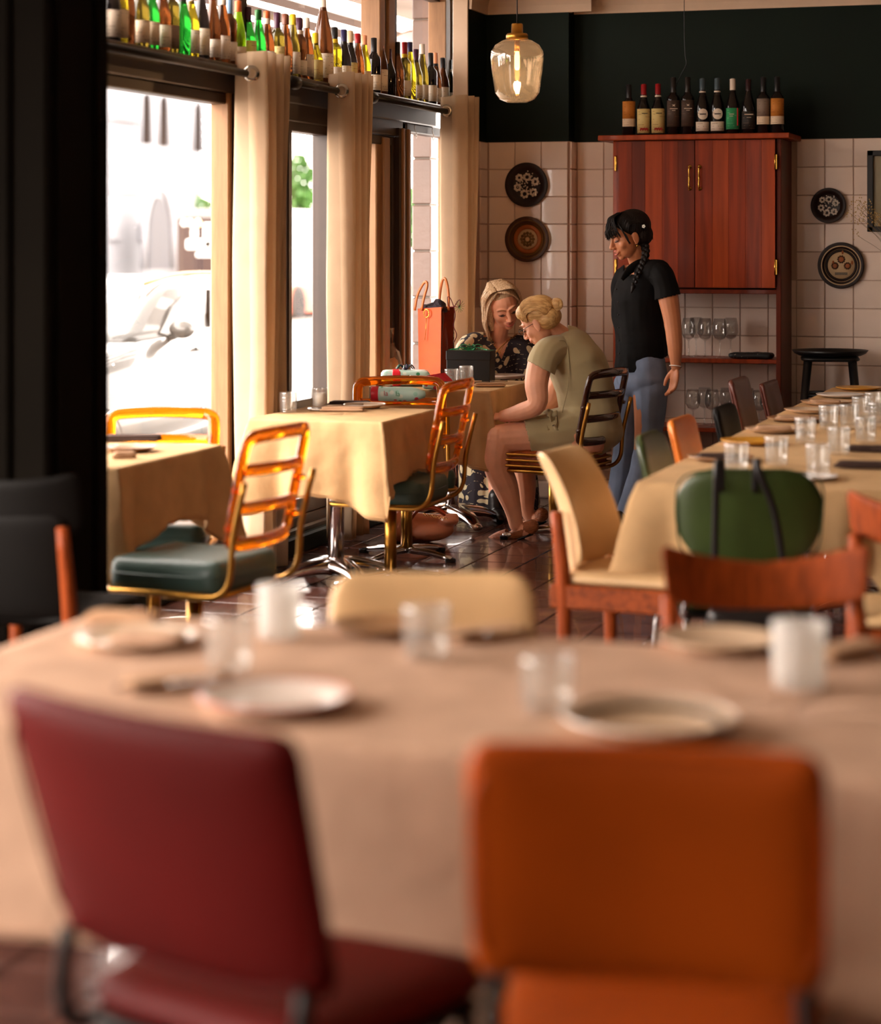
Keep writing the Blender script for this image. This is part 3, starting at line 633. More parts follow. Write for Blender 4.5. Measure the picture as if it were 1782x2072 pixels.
shelf = [ # x, glass, kind, height, cap, label, band
 (223, 'dark', 'burg', .31, BK, 'grey', 0), (240, 'yellow', 'flute', .35, YE, 'cream', 0), (256, 'brown', 'flute', .34, BK, None, 0), (283, 'olive', 'burg', .31, WH, 'cream', 0), (306, 'green', 'burg', .31, OR_, 'cream', 0),
 (328, 'amber', 'burg', .32, CR, 'white', 0), (344, 'olive', 'claret', .32, YE, 'greyd', 0), (367, 'green', 'burg', .31, OR_, None, BK), (388, 'yellow', 'burg', .31, WH, 'white', 0), (409, 'dark', 'flute', .34, BK, 'white', 0),
 (430, 'brown', 'flute', .33, RD, 'white', 0), (448, 'amber', 'flute', .33, OR_, 'white', WH), (463, 'brown', 'claret', .31, BL, 'white', 0), (479, 'lime', 'flute', .30, OR_, 'cream', 0), (500, 'green', 'burg', .285, PU, 'yellowl', 0),
 (521, 'green', 'flute', .285, (30, 110, 40), None, 0), (540, 'amber', 'flute', .29, OR_, 'white', WH), (560, 'olive', 'claret', .295, PU, 'yellowl', 0), (577, 'amber', 'flute', .30, (110, 60, 40), None, 0), (594, 'olive', 'flute', .31, YE, 'white', 0),
 (606, 'brown', 'claret', .30, PU, 'white', WH), (620, 'amber', 'flute', .31, WH, 'white', 0), (637, 'yellow', 'burg', .245, YE, 'yellowl', 0), (655, 'brown', 'flute', .44, WH, 'white', 0), (677, 'yellow', 'claret', .30, BK, 'white', YE),
 (694, 'dark', 'burg', .30, NV, 'white', 0), (710, 'dark', 'burg', .305, CR, 'yellowl', 0), (724, 'amber', 'flute', .30, RD, None, 0), (738, 'yellow', 'flute', .30, PK, 'cream', 0), (757, 'dark', 'claret', .30, BK, 'white', 0),
 (772, 'brown', 'burg', .34, OR_, 'white', PK), (785, 'dark', 'burg', .26, PU, None, 0), (802, 'brown', 'burg', .31, BK, None, 0), (817, 'olive', 'claret', .32, RD, 'white', YE), (829, 'yellow', 'flute', .33, NV, None, 0),
 (842, 'olive', 'burg', .30, PU, 'white', 0), (856, 'olive', 'flute', .34, WH, 'white', 0), (870, 'dark', 'claret', .30, BK, 'white', 0), (882, 'brown', 'burg', .31, PK, 'white', BK), (894, 'brown', 'burg', .29, BK, 'white', 0), (908, 'olive', 'burg', .29, BK, 'white', WH)]
cn = {PU: 'purple', BK: 'black', WH: 'white', RD: 'red', BL: 'pale blue', OR_: 'orange', NV: 'navy', CR: 'cream', YE: 'yellow', PK: 'pink', (30, 110, 40): 'green', (110, 60, 40): 'brown'}
ordn = lambda n: {1: '1st', 2: '2nd', 3: '3rd', 21: '21st', 22: '22nd', 23: '23rd', 31: '31st', 32: '32nd', 33: '33rd', 41: '41st'}.get(n, '%dth' % n)
prev = None
for k, (x, gl, kd, h, cp, lb, bd) in enumerate(shelf):
    y = yx(x, XL)
    if prev is not None: y = max(y, prev+.077)
    prev = y
    fz = YAW+random.uniform(-.3, .7)+.35
    b = bottle((XL+random.uniform(-.006, .006), y, ZL), kd, h, BC[gl], cp, lb, '%s wine bottle with %s neck, %s from the left on the window ledge' % (gl, cn[cp], ordn(k+1)), 'bottles on the window ledge', fz, r=.037 if h < .4 else .052, band=bd or None,
        lz=(h*.07, h*random.uniform(.30, .42)) if lb and lb != 'yellowl' else (h*.05, h*.46))
def text(parent, s, size, M, m, nm='lettering', depth=.0004):
    cu = bpy.data.curves.new('t', 'FONT'); cu.body = s; cu.size = size; cu.align_x = 'CENTER'; cu.align_y = 'CENTER'; cu.extrude = depth
    o = bpy.data.objects.new('t', cu); C.objects.link(o); bpy.context.view_layer.update()
    me = bpy.data.meshes.new_from_object(o.evaluated_get(bpy.context.evaluated_depsgraph_get())); bpy.data.objects.remove(o)
    me.transform(M); me.materials.clear(); me.materials.append(m); q = bpy.data.objects.new(nm, me); C.objects.link(q); q.parent = parent; return q
mt['ink'] = M_('black_ink', (34, 26, 24), .7); mt['inkw'] = M_('pale_ink', (220, 200, 180), .7); mt['inkr'] = M_('red_ink', (176, 34, 36), .7)
bs = [o for o in bpy.data.objects if o.get('group') == 'bottles on the window ledge']
text(bs[24], 'TAN', .017, ML((0, -.0385, .112), rx=PI/2), mt['ink'])
for q in (2, 3): pass
# ---------------------------------------------------------------- cabinet
YC = 12.13; cx0, cx1 = at(1240, 400, Y=YC).x, at(1580, 400, Y=YC).x
cab = T('wall_cabinet', 'reddish cherry wood cabinet with two doors above open glass shelves', 'cabinet', ((cx0+cx1)/2, (YC+YB)/2, 0))
cw = cx1-cx0; ccx = (cx0+cx1)/2; cyc = (YC+YB-.02)/2; dep = YB-.02-YC; zt = at(1400, 283, Y=YC).z; zdb = at(1400, 583, Y=YC).z; zs1 = at(1450, 727, Y=YC).z; zs2 = at(1450, 868, Y=YC).z
def cb(nm, c, s, m='cab', bev=.003, par=None, **k): g = G(); box(g, c, s, bev); return O(nm, g, mt[m], par or cab, world=True, **k)
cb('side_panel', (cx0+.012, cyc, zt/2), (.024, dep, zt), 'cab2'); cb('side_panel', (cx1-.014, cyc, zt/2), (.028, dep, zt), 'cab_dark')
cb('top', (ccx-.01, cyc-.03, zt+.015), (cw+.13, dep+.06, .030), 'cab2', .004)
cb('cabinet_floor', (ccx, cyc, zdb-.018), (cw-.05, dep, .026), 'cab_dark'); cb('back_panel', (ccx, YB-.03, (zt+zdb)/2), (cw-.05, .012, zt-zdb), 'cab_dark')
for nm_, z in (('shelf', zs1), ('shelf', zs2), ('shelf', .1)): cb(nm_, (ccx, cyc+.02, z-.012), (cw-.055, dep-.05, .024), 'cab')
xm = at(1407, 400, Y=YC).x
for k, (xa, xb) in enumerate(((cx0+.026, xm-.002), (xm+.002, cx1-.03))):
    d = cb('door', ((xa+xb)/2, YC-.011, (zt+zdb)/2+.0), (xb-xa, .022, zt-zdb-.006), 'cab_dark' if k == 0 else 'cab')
    n = 5; ws = [.2, .17, .22, .2, .21]; x = xa
    for i in range(n):
        w_ = (xb-xa)*ws[(i+2*k) % 5]; cb('plank', (x+w_/2, YC-.0225, (zt+zdb)/2), (w_-.0006, .004, zt-zdb-.008), ('cab', 'cab_dark', 'cab2', 'cab', 'cab_dark')[(i+k) % 5] if k == 0 else ('cab', 'cab2', 'cab', 'cab', 'cab2')[i], .0008, d); x += w_
    hx = xb-.026 if k == 0 else xa+.026; hz = (at(1400, 336, Y=YC).z+at(1400, 384, Y=YC).z)/2
    g = G(); tube(g, [(hx, YC-.022, hz+.062), (hx, YC-.048, hz+.055), (hx, YC-.052, hz+.025), (hx, YC-.046, hz), (hx, YC-.052, hz-.025), (hx, YC-.048, hz-.055), (hx, YC-.022, hz-.062)], [.005, .006, .0045, .006, .0045, .006, .005], n=4)
    for s in (1, -1): tube(g, [(hx, YC-.022, hz+s*.062), (hx, YC-.028, hz+s*.062)], .011, seg=12)
    O('handle', g, mt['gold'], d, world=True)
    for z in (zt-.13, zdb+.12):
        xx = xa-.006 if k == 0 else xb+.006
        g = G(); box(g, (xx, YC-.024, z), (.014, .006, .085), .002); tube(g, [(xx+(.006 if k == 0 else -.006), YC-.029, z-.045), (xx+(.006 if k == 0 else -.006), YC-.029, z+.045)], .004, seg=8); O('hinge', g, mt['gold'], d, world=True)
# bottles on the cabinet
cbx = [(1272, 'claret', .295, BK, 'orangel', 'ochre and white label', None), (1302, 'burg', .295, RD, 'yellowl', 'straw label and red neck, left of the pair', WH), (1331, 'burg', .295, RD, 'yellowl', 'straw label and red neck, right of the pair', WH),
       (1362, 'claret', .33, (34, 28, 26), 'brownl', 'brown label, left of the tall pair', None), (1391, 'claret', .33, (34, 28, 26), 'brownl', 'brown label, right of the tall pair', None), (1421, 'burg', .32, (70, 84, 92), 'white', 'round white badge, left of the pair', WH),
       (1451, 'burg', .32, (70, 84, 92), 'white', 'round white badge, right of the pair', WH), (1482, 'burg', .315, WH, 'greenl', 'green label and white neck', None), (1514, 'burg', .31, (44, 20, 22), 'blackl', 'dark label with pale lettering', None), (1544, 'claret', .32, BK, 'greyd', 'grey picture label over cream strip', None), (1572, 'claret', .32, BK, 'orangel', 'ochre picture label at the right end', None)]
for k, (x, kd, h, cp, lb, ds, bd) in enumerate(cbx):
    p = at(x, 268, Y=12.24); z0 = zt+.0305
    lz = {'orangel': (.10, .2), 'greyd': (.10, .2), 'white': (.022, .075), 'brownl': (.05, .2), 'greenl': (.03, .15), 'blackl': (.03, .13)}.get(lb, (.015, .155)); fz = math.atan2(p.x, p.y)*-1+.05
    b = bottle((p.x, 12.24, z0), kd, h, BC['dark'], cp, lb, 'dark wine bottle on the cabinet with ' + ds, 'bottles on the cabinet', fz, band=bd, lz=lz, capf=.74, r=.038)
    R = .0395+(.0016 if kd == 'burg' else 0)
    if lb in ('orangel', 'greyd'):
        g = G(); vs = []
        for z in (.055, .10):
            for i in range(13): a = -PI/2-1.25+2.5*i/12; vs.append((R*math.cos(a), R*math.sin(a), z))
        g.add(vs, [(i, i+1, 14+i, 13+i) for i in range(12)]); O('label_strip', g, LM['cream'], b)
    if lb == 'white':
        g = G(); vs = [(0, -R-.0015, .118)]+[(R*math.sin(.031*math.cos(a*PI/12)/R), -R*math.cos(.031*math.cos(a*PI/12)/R)-.0015, .118+.031*math.sin(a*PI/12)) for a in range(24)]
        g.add(vs, [(0, 1+i, 1+(i+1) % 24) for i in range(24)]); O('round_badge', g, LM['white'], b); 
        g = G(); box(g, (0, -R-.002, .118), (.036, .0015, .006)); O('badge_lettering', g, mt['ink'], b)
    if lb == 'yellowl':
        g = G(); 
        for q in range(7): box(g, (-.02+.0066*q, -R-.0006, .036+.004*(q % 2)), (.006, .002, .012+.004*((q+1) % 2)), .001)
        O('label_emblem', g, mt['inkr'], b); g = G(); box(g, (.004, -R-.0006, .128), (.034, .0015, .004)); O('label_lettering', g, mt['ink'], b)
    if lb == 'brownl':
        g = G(); prism(g, [(-.011, .178), (-.004, .172), (-.008, .164), (0, .168), (.008, .164), (.004, .172), (.011, .178), (0, .174)], -R-.002, -R-.0005); O('label_emblem', g, mt['inkw'], b)
        g = G(); box(g, (0, -R-.0008, .152), (.044, .0015, .004)); box(g, (0, -R-.0008, .142), (.02, .0015, .003)); O('label_lettering', g, mt['inkw'], b)
    if lb == 'blackl':
        g = G(); box(g, (0, -R-.0008, .112), (.05, .0015, .005)); box(g, (0, -R-.0008, .095), (.026, .0015, .002)); O('label_lettering', g, mt['inkw'], b)
    if lb == 'greenl':
        g = G(); box(g, (.026, -R+.009, .10), (.008, .012, .1), .002, ML(rz=0)); O('label_edge', g, mt['inkr'], b)
        g = G(); box(g, (-.008, -R-.0008, .115), (.026, .0015, .004)); box(g, (-.01, -R-.0008, .104), (.02, .0015, .003)); O('label_lettering', g, mt['inkw'], b)
# wine glasses and tray in the cabinet
def wineglass(loc, label, h=.225, grp='wine glasses on the cabinet shelves', up=True):
    t = T('wine_glass', label, 'wine glass', loc, random.random()*3, grp); g = G(); r = .044
    lathe(g, [(.034, 0), (.035, .002), (.012, .006), (.005, .012), (.004, h*.40), (.008, h*.44), (.03, h*.50), (r, h*.62), (r*.96, h*.8), (r*.76, h), (r*.74, h), (r*.93, h*.8), (r*.96, h*.625), (.028, h*.51), (0, h*.46)], 20)
    o = O('bowl', g, mt['glass'], t); return t
wgs = [(1393, 721, 12.3), (1426, 721, 12.28), (1456, 721, 12.25), (1478, 715, 12.40), (1408, 715, 12.42)]
for k, (x, y, Y) in enumerate(wgs): p = at(x, y, Y=Y); wineglass((p.x, Y, zs1), 'wine glass on the upper cabinet shelf, %s' % ('leftmost beside the waitress', 'second in the front row', 'third in the front row', 'furthest right at the back', 'behind the first two')[k])
for k, (x, Y) in enumerate(((1402, 12.22), (1425, 12.38), (1440, 12.24), (1470, 12.40), (1492, 12.26), (1512, 12.40), (1535, 12.25), (1552, 12.36))):
    p = at(x, 860, Y=Y); wineglass((p.x, Y, zs2), 'wine glass on the lower cabinet shelf, %s from the left' % ordn(k+1), .215)
p = at(1520, 718, Y=12.26)
nap = T('black_cloth_roll', 'folded black cloth with pale specks on the upper cabinet shelf', 'cloth', (p.x, 12.26, zs1)); g = G()
pad(g, .25, .13, .034, .03, M=ML((0, 0, .018), rx=PI/2), fn=lambda x, y, z: (x, y+.006*noise.noise(Vector((x*40, z*40, 0))), z)); O('folded_cloth', g, node_mat('speckled_black', lambda N, L, tc: (lambda v: (v.inputs.__getitem__('Scale').__setattr__('default_value', 60), L.new(tc.outputs['Object'], v.inputs[0]), ramp(N, L, v.outputs[0], [(0, (190, 170, 150)), (.12, (20, 18, 18))]))[2])(N.new('ShaderNodeTexVoronoi')), .6), nap)
# ---------------------------------------------------------------- plates on the wall, picture, dried flowers
def wallplate(x, y, Y, r, cols, label, flowers):
    p = at(x, y, Y=Y); t = T('wall_plate', label, 'plate', (p.x, Y, p.z), 0, 'decorative plates on the tiled wall'); R = ML(rx=PI/2)
    g = G(); lathe(g, [(0, .008), (r*.62, .008), (r*.66, .010), (r*.74, .018), (r*.98, .030), (r, .028), (r*.98, .022), (r*.72, .006), (r*.6, 0), (0, 0)], 48, R); O('rim', g, cols[0], t)
    if len(cols) > 1:
        for (ra, rb, m) in cols[1:]:
            g = G(); zz = .0095 if rb <= r*.66 else .019; f = (lambda q: .0092 if q < .66 else .0105+(q-.66)*.062); lathe(g, [(ra*r, f(ra)), (rb*r, f(rb))], 48, R); o = O('ring', g, m, t); s = o.modifiers.new('t', 'SOLIDIFY'); s.thickness = .0015
    if flowers:
        g = G(); rnd = random.Random(int(x))
        cc = [(.0, .30, .15), (.33, .12, .14), (.26, -.3, .15), (-.1, -.36, .16), (-.38, -.1, .14), (-.32, .28, .13), (.02, .0, .0)]
        for (a, b, q) in cc[:6]:
            for i in range(7):
                th = 2*PI*i/7; ell(g, (r*(a*1.15+q*.92*math.cos(th)), -.0105, r*(b*1.15+q*.92*math.sin(th))), (r*.066, .003, r*.066), seg=8, ring=6)
        for i in range(44):
            a = rnd.uniform(0, 2*PI); q = rnd.uniform(.08, .62); ell(g, (r*q*math.cos(a), -.0103, r*q*math.sin(a)), (r*.036, .0025, r*.036), seg=6, ring=5)
        o = O('petals', g, mt['petal'], t); o['kind'] = 'stuff'
    return t, R
mt['petal'] = M_('petal_glaze', (214, 200, 184), .3); mt['pdark'] = M_('dark_brown_glaze', (34, 17, 12), .45, spec=.3); mt['pbrown'] = M_('umber_glaze', (70, 40, 20), .45, spec=.3)
mt['polive'] = M_('olive_glaze', (112, 80, 34), .45, spec=.3); mt['porange'] = M_('burnt_orange_glaze', (160, 88, 40), .45, spec=.3); mt['pcream'] = M_('cream_glaze', (206, 176, 136), .45, spec=.3)
wallplate(1067, 374, YP-.02, .131, [mt['pdark']], 'dark brown wall plate covered in white petals, upper plate on the pilaster', True)
t, R = wallplate(1068, 484, YP-.02, .134, [mt['pbrown'], (.66, .86, mt['polive']), (.44, .64, mt['porange']), (.0, .45, mt['pcream'])], 'brown and olive ringed wall plate with cream centre, lower on pilaster', False)
g = G()
for q, n, a in ((.27, 12, .07), (.15, 8, .06)):
    for i in range(n): th = 2*PI*i/n; ell(g, (.134*q*math.cos(th), -.0125, .134*q*math.sin(th)), (.134*a, .003, .134*a), seg=8, ring=6)
o = O('flower_motif', g, mt['polive'], t); o['kind'] = 'stuff'
wallplate(1677, 416, YB-.022, .101, [mt['pdark']], 'small dark wall plate with white petals right of the cabinet', True)
t, R = wallplate(1702, 537, YB-.022, .132, [mt['pdark'], (.70, .86, mt['pcream']), (.58, .68, mt['pdark']), (0, .58, mt['pcream'])], 'dark and cream ringed wall plate with a flower basket, below small plate', False)
g = G()
for (a, b, q) in ((0, .26, .17), (-.27, -.02, .15), (.27, -.02, .15)):
    for i in range(10): th = 2*PI*i/10; ell(g, (.132*(a+q*.8*math.cos(th)), -.0115, .132*(b+q*.8*math.sin(th))), (.132*.045, .003, .132*.045), seg=8, ring=6)
    
o = O('flower_motif', g, mt['pbrown'], t); o['kind'] = 'stuff'
g = G()
for (a, b, q) in ((0, .26, .17), (-.27, -.02, .15), (.27, -.02, .15)): ell(g, (.132*a, -.0118, .132*b), (.132*q*.75, .003, .132*q*.75), seg=12, ring=6); ell(g, (.132*a*1.5+.008, -.0113, .132*b*1.6+.02), (.132*.05, .003, .132*.09), seg=8, ring=6)
o = O('flower_centres', g, mt['porange'], t); o['kind'] = 'stuff'
g = G()
for i in range(9): box(g, (.132*(-.24+.06*i), -.011, .132*-.36), (.132*.05, .003, .132*.12), .001)
o = O('basket_motif', g, M_('grey_glaze', (96, 86, 72), .3), t); o['kind'] = 'stuff'
a = at(1755, 305, Y=YB-.04); b_ = at(1755, 469, Y=YB-.04)
pf = T('picture_frame', 'thin black picture frame at the right edge of the tiled wall', 'picture', (a.x, YB-.04, b_.z)); xw = .5
for c, s in (((a.x+.016, a.z/2+b_.z/2), (.034, a.z-b_.z)), ((a.x+xw, a.z/2+b_.z/2), (.034, a.z-b_.z)), ((a.x+xw/2, a.z-.015), (xw, .03)), ((a.x+xw/2, b_.z+.015), (xw, .03))):
    g = G(); box(g, (c[0], YB-.04, c[1]), (s[0], .035, s[1]), .003); O('frame_rail', g, mt['black'], pf, world=True)
g = G(); box(g, (a.x+xw/2, YB-.032, a.z/2+b_.z/2), (xw-.05, .008, a.z-b_.z-.05)); O('picture', g, M_('picture_print', (150, 138, 108), .4, var=.2, vscale=3), pf, world=True)
p = at(1760, 470, Y=12.3); df = T('dried_flowers', 'spray of dried straw coloured flowers in front of the picture frame', 'dried flowers', (p.x+.1, 12.3, p.z-.35)); rnd = random.Random(4)
g = G(); gb = G(); base = Vector((p.x+.25, 12.28, p.z-.4))
for i in range(40):
    tip = Vector((p.x-.09+rnd.uniform(-.02, .3), 12.3+rnd.uniform(-.08, .08), p.z+.10+rnd.gauss(0, .045))); mid = base.lerp(tip, .6)+Vector((.04, 0, .03))
    tube(g, [base, mid, tip], .0011, seg=4, n=4)
    for q in range(8): c = tip+Vector((rnd.gauss(0, .022), rnd.gauss(0, .02), rnd.gauss(0, .016))); ell(gb, c, (.0035,)*3, seg=5, ring=4)
O('stems', g, M_('straw_stem', (110, 80, 40), .8), df, world=True)['kind'] = 'stuff'; O('flower_heads', gb, M_('straw_flower', (196, 160, 96), .8), df, world=True)['kind'] = 'stuff'
g = G(); lathe(g, [(0, 0), (.05, 0), (.07, .06), (.06, .14), (.03, .2), (.035, .24), (.03, .24), (.02, .18)], 20, ML((base.x, base.y, base.z-.2))); O('vase', g, mt['pbrown'], df, world=True)
box_ = G(); box(box_, (base.x+.1, 12.3, base.z-.215), (.4, .36, .03), .004); 
cbt = T('side_shelf', 'narrow brown wall shelf carrying the vase of dried flowers', 'shelf', (base.x+.1, 12.3, base.z-.23)); O('board', box_, mt['cab_dark'], cbt, world=True)
box_ = G(); box(box_, (base.x+.1, 12.5, base.z-.29), (.03, .06, .12), .004); O('bracket', box_, mt['black'], cbt, world=True)
# ---------------------------------------------------------------- pendant lamp and second cord
pl = at(1046, 208, d=11.0); L0 = pl.copy(); z0 = pl.z
pend = T('pendant_lamp', 'ribbed glass pendant lamp with brass cap hanging over the women', 'pendant lamp', (pl.x, pl.y, z0))
prof = [(0, 0), (.05, .003), (.085, .018), (.108, .05), (.116, .10), (.126, .17), (.132, .225), (.128, .26), (.108, .292), (.075, .312), (.058, .318)]
rib = lambda k, i, r, z: (.0035 if i % 2 else -.0035) if r > .04 else 0
inner = [(max(0, r-.005), z+.003) for r, z in prof[::-1]]
g = G(); lathe(g, prof+inner, 96, fn=rib); O('shade', g, mt['shade'], pend)
g = G(); lathe(g, [(0, .316), (.056, .316), (.056, .342), (.05, .35), (.030, .352), (.029, .395), (.026, .4), (.008, .402), (0, .402)], 32); O('cap', g, mt['brass'], pend)
g = G(); tube(g, [(0, 0, .4), (0, 0, ZC-z0)], .003, seg=8); O('cord', g, mt['black'], pend)
g = G(); lathe(g, [(0, ZC-z0-.03), (.045, ZC-z0-.03), (.05, ZC-z0-.02), (.05, ZC-z0)], 24); O('ceiling_rose', g, mt['brass'], pend)
g = G(); lathe(g, [(0, .26), (.014, .26), (.016, .318), (0, .318)], 16); O('lamp_holder', g, mt['brass'], pend)
g = G(); lathe(g, [(0, .165), (.010, .168), (.0135, .18), (.0135, .235), (.01, .255), (.009, .262)], 16); O('bulb', g, M_('bulb_glow', (255, 190, 110), .3, emis=(255, 178, 92), es=16), pend)
lg = bpy.data.lights.new('pendant_light', 'POINT'); lg.energy = 6; lg.color = (1, .62, .32); lg.shadow_soft_size = .02
lo = bpy.data.objects.new('pendant_light', lg); C.objects.link(lo); lo.location = (pl.x, pl.y, z0+.14); lo.parent = None
c0 = at(1385, 5, Y=12.0)
hc = T('hanging_cord', 'thin black lamp cord hanging in front of the dark green wall above the cabinet bottles', 'cord', (c0.x, 12.0, at(1385, 150, Y=12.0).z)); g = G()
tube(g, [tuple(at(1384, -30, Y=12.0).xy)+(ZC,), at(1384, 60, Y=12.0), at(1386, 110, Y=12.0), at(1388, 130, Y=12.0), at(1378, 150, Y=12.03), at(1371, 165, Y=12.06), at(1366, 180, Y=12.1)], .0022, seg=6, n=5); O('flex', g, mt['black'], hc, world=True)
# ---------------------------------------------------------------- bar stool with tray
p = at(1679, 735, Y=12.1); zt_ = at(1679, 703, Y=12.1).z; st = T('bar_stool', 'black metal bar stool with a round tray on it, beside the cabinet', 'stool', (p.x, 12.1, 0), .15)
g = G(); pad(g, .32, .32, .03, .07, M=ML((0, 0, zt_-.06), rx=PI/2)); O('seat', g, mt['black'], st)
for sx in (1, -1):
    for sy in (1, -1):
        g = G(); tube(g, [(sx*.12, sy*.12, zt_-.07), (sx*.2, sy*.2, 0)], [.022, .014], seg=8); O('leg', g, mt['black'], st)
for z_, e in ((.32, .17), (.66, .14)):
    g = G()
    for a, b in (((-1, -1), (1, -1)), ((1, -1), (1, 1)), ((1, 1), (-1, 1)), ((-1, 1), (-1, -1))): tube(g, [(a[0]*e, a[1]*e, z_), (b[0]*e, b[1]*e, z_)], .010, seg=6)
    O('rung_frame', g, mt['black'], st)
tr = T('serving_tray', 'round black serving tray lying on the bar stool', 'tray', (p.x, 12.1, zt_-.044)); g = G(); lathe(g, [(0, 0), (.17, 0), (.195, .012), (.21, .03), (.205, .03), (.19, .016), (.168, .006), (0, .006)], 40); O('dish', g, mt['black'], tr)
# ---------------------------------------------------------------- tables and cloths
def table(x0, x1, y0, y1, label, group=None, bases=None, z=.742, foot=.30):
    t = T('dining_table', label, 'table', ((x0+x1)/2, (y0+y1)/2, 0), 0, group); cx, cy = (x1-x0)/2, (y1-y0)/2
    g = G(); box(g, (0, 0, z-.013), (x1-x0, y1-y0, .024), .004); O('tabletop', g, mt['teak'], t)
    for bx, by in (bases or [(0, 0)]):
        g = G(); tube(g, [(bx, by, .07), (bx, by, z-.04)], .036, seg=24); O('column', g, mt['chrome'], t)
        g = G(); box(g, (bx, by, z-.035), (.3, .3, .015), .004); O('top_plate', g, mt['iron'], t)
        for k in range(4):
            a = PI/4+k*PI/2; c, s = math.cos(a), math.sin(a); g = G()
            tube(g, [(bx, by, .075), (bx+c*foot*.3, by+s*foot*.3, .078), (bx+c*foot*.7, by+s*foot*.7, .058), (bx+c*foot, by+s*foot, .020)], [.045, .036, .026, .016], seg=14, n=4, ell=1.8, upv=(0, 0, 1)); O('foot', g, mt['chrome'], t)
    return t
def clothmesh(x0, x1, y0, y1, z, drop, label, m, seed=1, cdrop=1.45, r=.02, flare=.05, cornerflare=.10, dropf=None, group=None, ripple=.012, nf=9):
    t = T('tablecloth', label, 'tablecloth', ((x0+x1)/2, (y0+y1)/2, z), 0, group); hx, hy = (x1-x0)/2, (y1-y0)/2
    per = []; N = 60
    def side(a, b, nrm):
        for i in range(N): u = i/N; per.append((a[0]+(b[0]-a[0])*u, a[1]+(b[1]-a[1])*u, nrm, u))
    C4 = [(hx, -hy), (hx, hy), (-hx, hy), (-hx, -hy)]; Nn = [(1, 0), (0, 1), (-1, 0), (0, -1)]
    for k in range(4): side(C4[k], C4[(k+1) % 4], Nn[k])
    vs = []; fs = []; P = len(per); rings = []
    for s in (0.0, .25, .5, .75, .93, .985):
        rings.append([(p[0]*s, p[1]*s, .0012*noise.noise(Vector((p[0]*s*9, p[1]*s*9, seed))) + .0005) for p in per])
    K = 14
    for j in range(K+1):
        v = j/K; ring = []
        for q, (px, py, nm, u) in enumerate(per):
            cu = min(u, 1-u)*2; w_ = (2*hx if nm[0] == 0 else 2*hy); dist = cu*w_/2; cor = math.exp(-(dist/.075)**2); cw_ = math.exp(-(dist/.16)**2)
            # outward direction blends to the diagonal at a corner
            sx, sy = (1 if px > 0 else -1), (1 if py > 0 else -1); dx, dy = nm
            if cor > .01: d = Vector((nm[0]*(1-cor*.5)+(sx*cor*.5 if nm[0] == 0 else 0), nm[1]*(1-cor*.5)+(sy*cor*.5 if nm[1] == 0 else 0))); d.normalize(); dx, dy = d.x, d.y
            side_k = Nn.index(nm); dr = (dropf[side_k] if dropf else drop); D = dr*(1+(cdrop-1)*cw_)+.006*math.sin(q*.9+seed)*.4
            fold = math.sin(q/P*2*PI*nf*1.0+seed*2+1.5*noise.noise(Vector((q*.05, seed, 0))))*ripple*min(1, v*1.4)
            fold += -.045*v*math.exp(-((dist-.13)/.05)**2)
            out = .006+ (flare*v*.5+cornerflare*cor*(v**.8))+fold+.004*noise.noise(Vector((q*.15, v*6, seed)))
            drop_z = D*v if v > 0 else 0
            zz = -drop_z-.0*v; zz += .002
            if j == 0: zz = .0015; out = .001
            elif j == 1: zz = -D*.03; out = .007+.3*fold
            ring.append((px+dx*out, py+dy*out, zz))
        rings.append(ring)
    for R_ in rings: vs += R_
    for j in range(len(rings)-1):
        for q in range(P): q2 = (q+1) % P; fs.append((j*P+q, j*P+q2, (j+1)*P+q2, (j+1)*P+q))
    g = G(); g.add(vs, fs); o = O('cloth', g, m, t); s = o.modifiers.new('t', 'SOLIDIFY'); s.thickness = .0025; s.offset = 1
    hem = G(); tube(hem, [Vector(p)+Vector((0, 0, .014)) for p in rings[-1]], .0022, seg=5, closed=True); O('hem', hem, m, t)
    return t
ZTB = .745
# three small window tables, numbered from the camera
tabs = [(-3.84, -3.23, 6.60, 7.46), (-3.60, -3.00, 8.62, 9.34), (-3.68, -3.10, 10.56, 11.40)]
tl = ['small pedestal table beside the dark column, nearest the camera on the window side', 'small pedestal table in the middle by the window, laid but empty', 'small pedestal table where the two seated women sit']
clb = ['sand coloured tablecloth on the small table half hidden by the dark column', 'sand coloured tablecloth on the empty middle window table', 'sand coloured tablecloth on the women\'s table, its corner folding out']
for k, (x0, x1, y0, y1) in enumerate(tabs):
    table(x0, x1, y0, y1, tl[k], 'pedestal tables by the window', z=ZTB, foot=.29, bases=[(-.04, 0)])
    clothmesh(x0, x1, y0, y1, ZTB, .30, clb[k], mt['cloth'], seed=2+k*3, dropf=[(.235, .25, .31)[k], .22, .2, (.24, .32, .36)[k]], cdrop=(1.6, 1.3, 1.12)[k], cornerflare=(.08, .05, .06)[k], group='tablecloths by the window')
LX0, LX1, LY0, LY1 = -1.48, -.62, 6.68, 11.35
table(LX0, LX1, LY0, LY1, 'long dining table on the right laid for a large party', bases=[(0, -1.9), (0, -.2), (0, 1.7)], z=ZTB)
clothmesh(LX0, LX1, LY0, LY1, ZTB, .17, 'sand coloured cloth on the long right hand table', mt['cloth'], seed=5, dropf=[.18, .18, .17, .185], cdrop=2.0, cornerflare=.09, nf=22)
FX0, FX1, FY0, FY1 = -2.0, .95, 3.06, 4.0
table(FX0, FX1, FY0, FY1, 'wide foreground dining table, out of focus', bases=[(-.8, 0), (.8, 0)], z=ZTB)
clothmesh(FX0, FX1, FY0, FY1, ZTB, .32, 'sand linen cloth coloured in its lit pinkish tone on the wide foreground table', mt['cloth_near'], seed=4, dropf=[.3, .25, .3, .33], cdrop=1.3, nf=14, ripple=.014)
ZT_ = ZTB+.0035
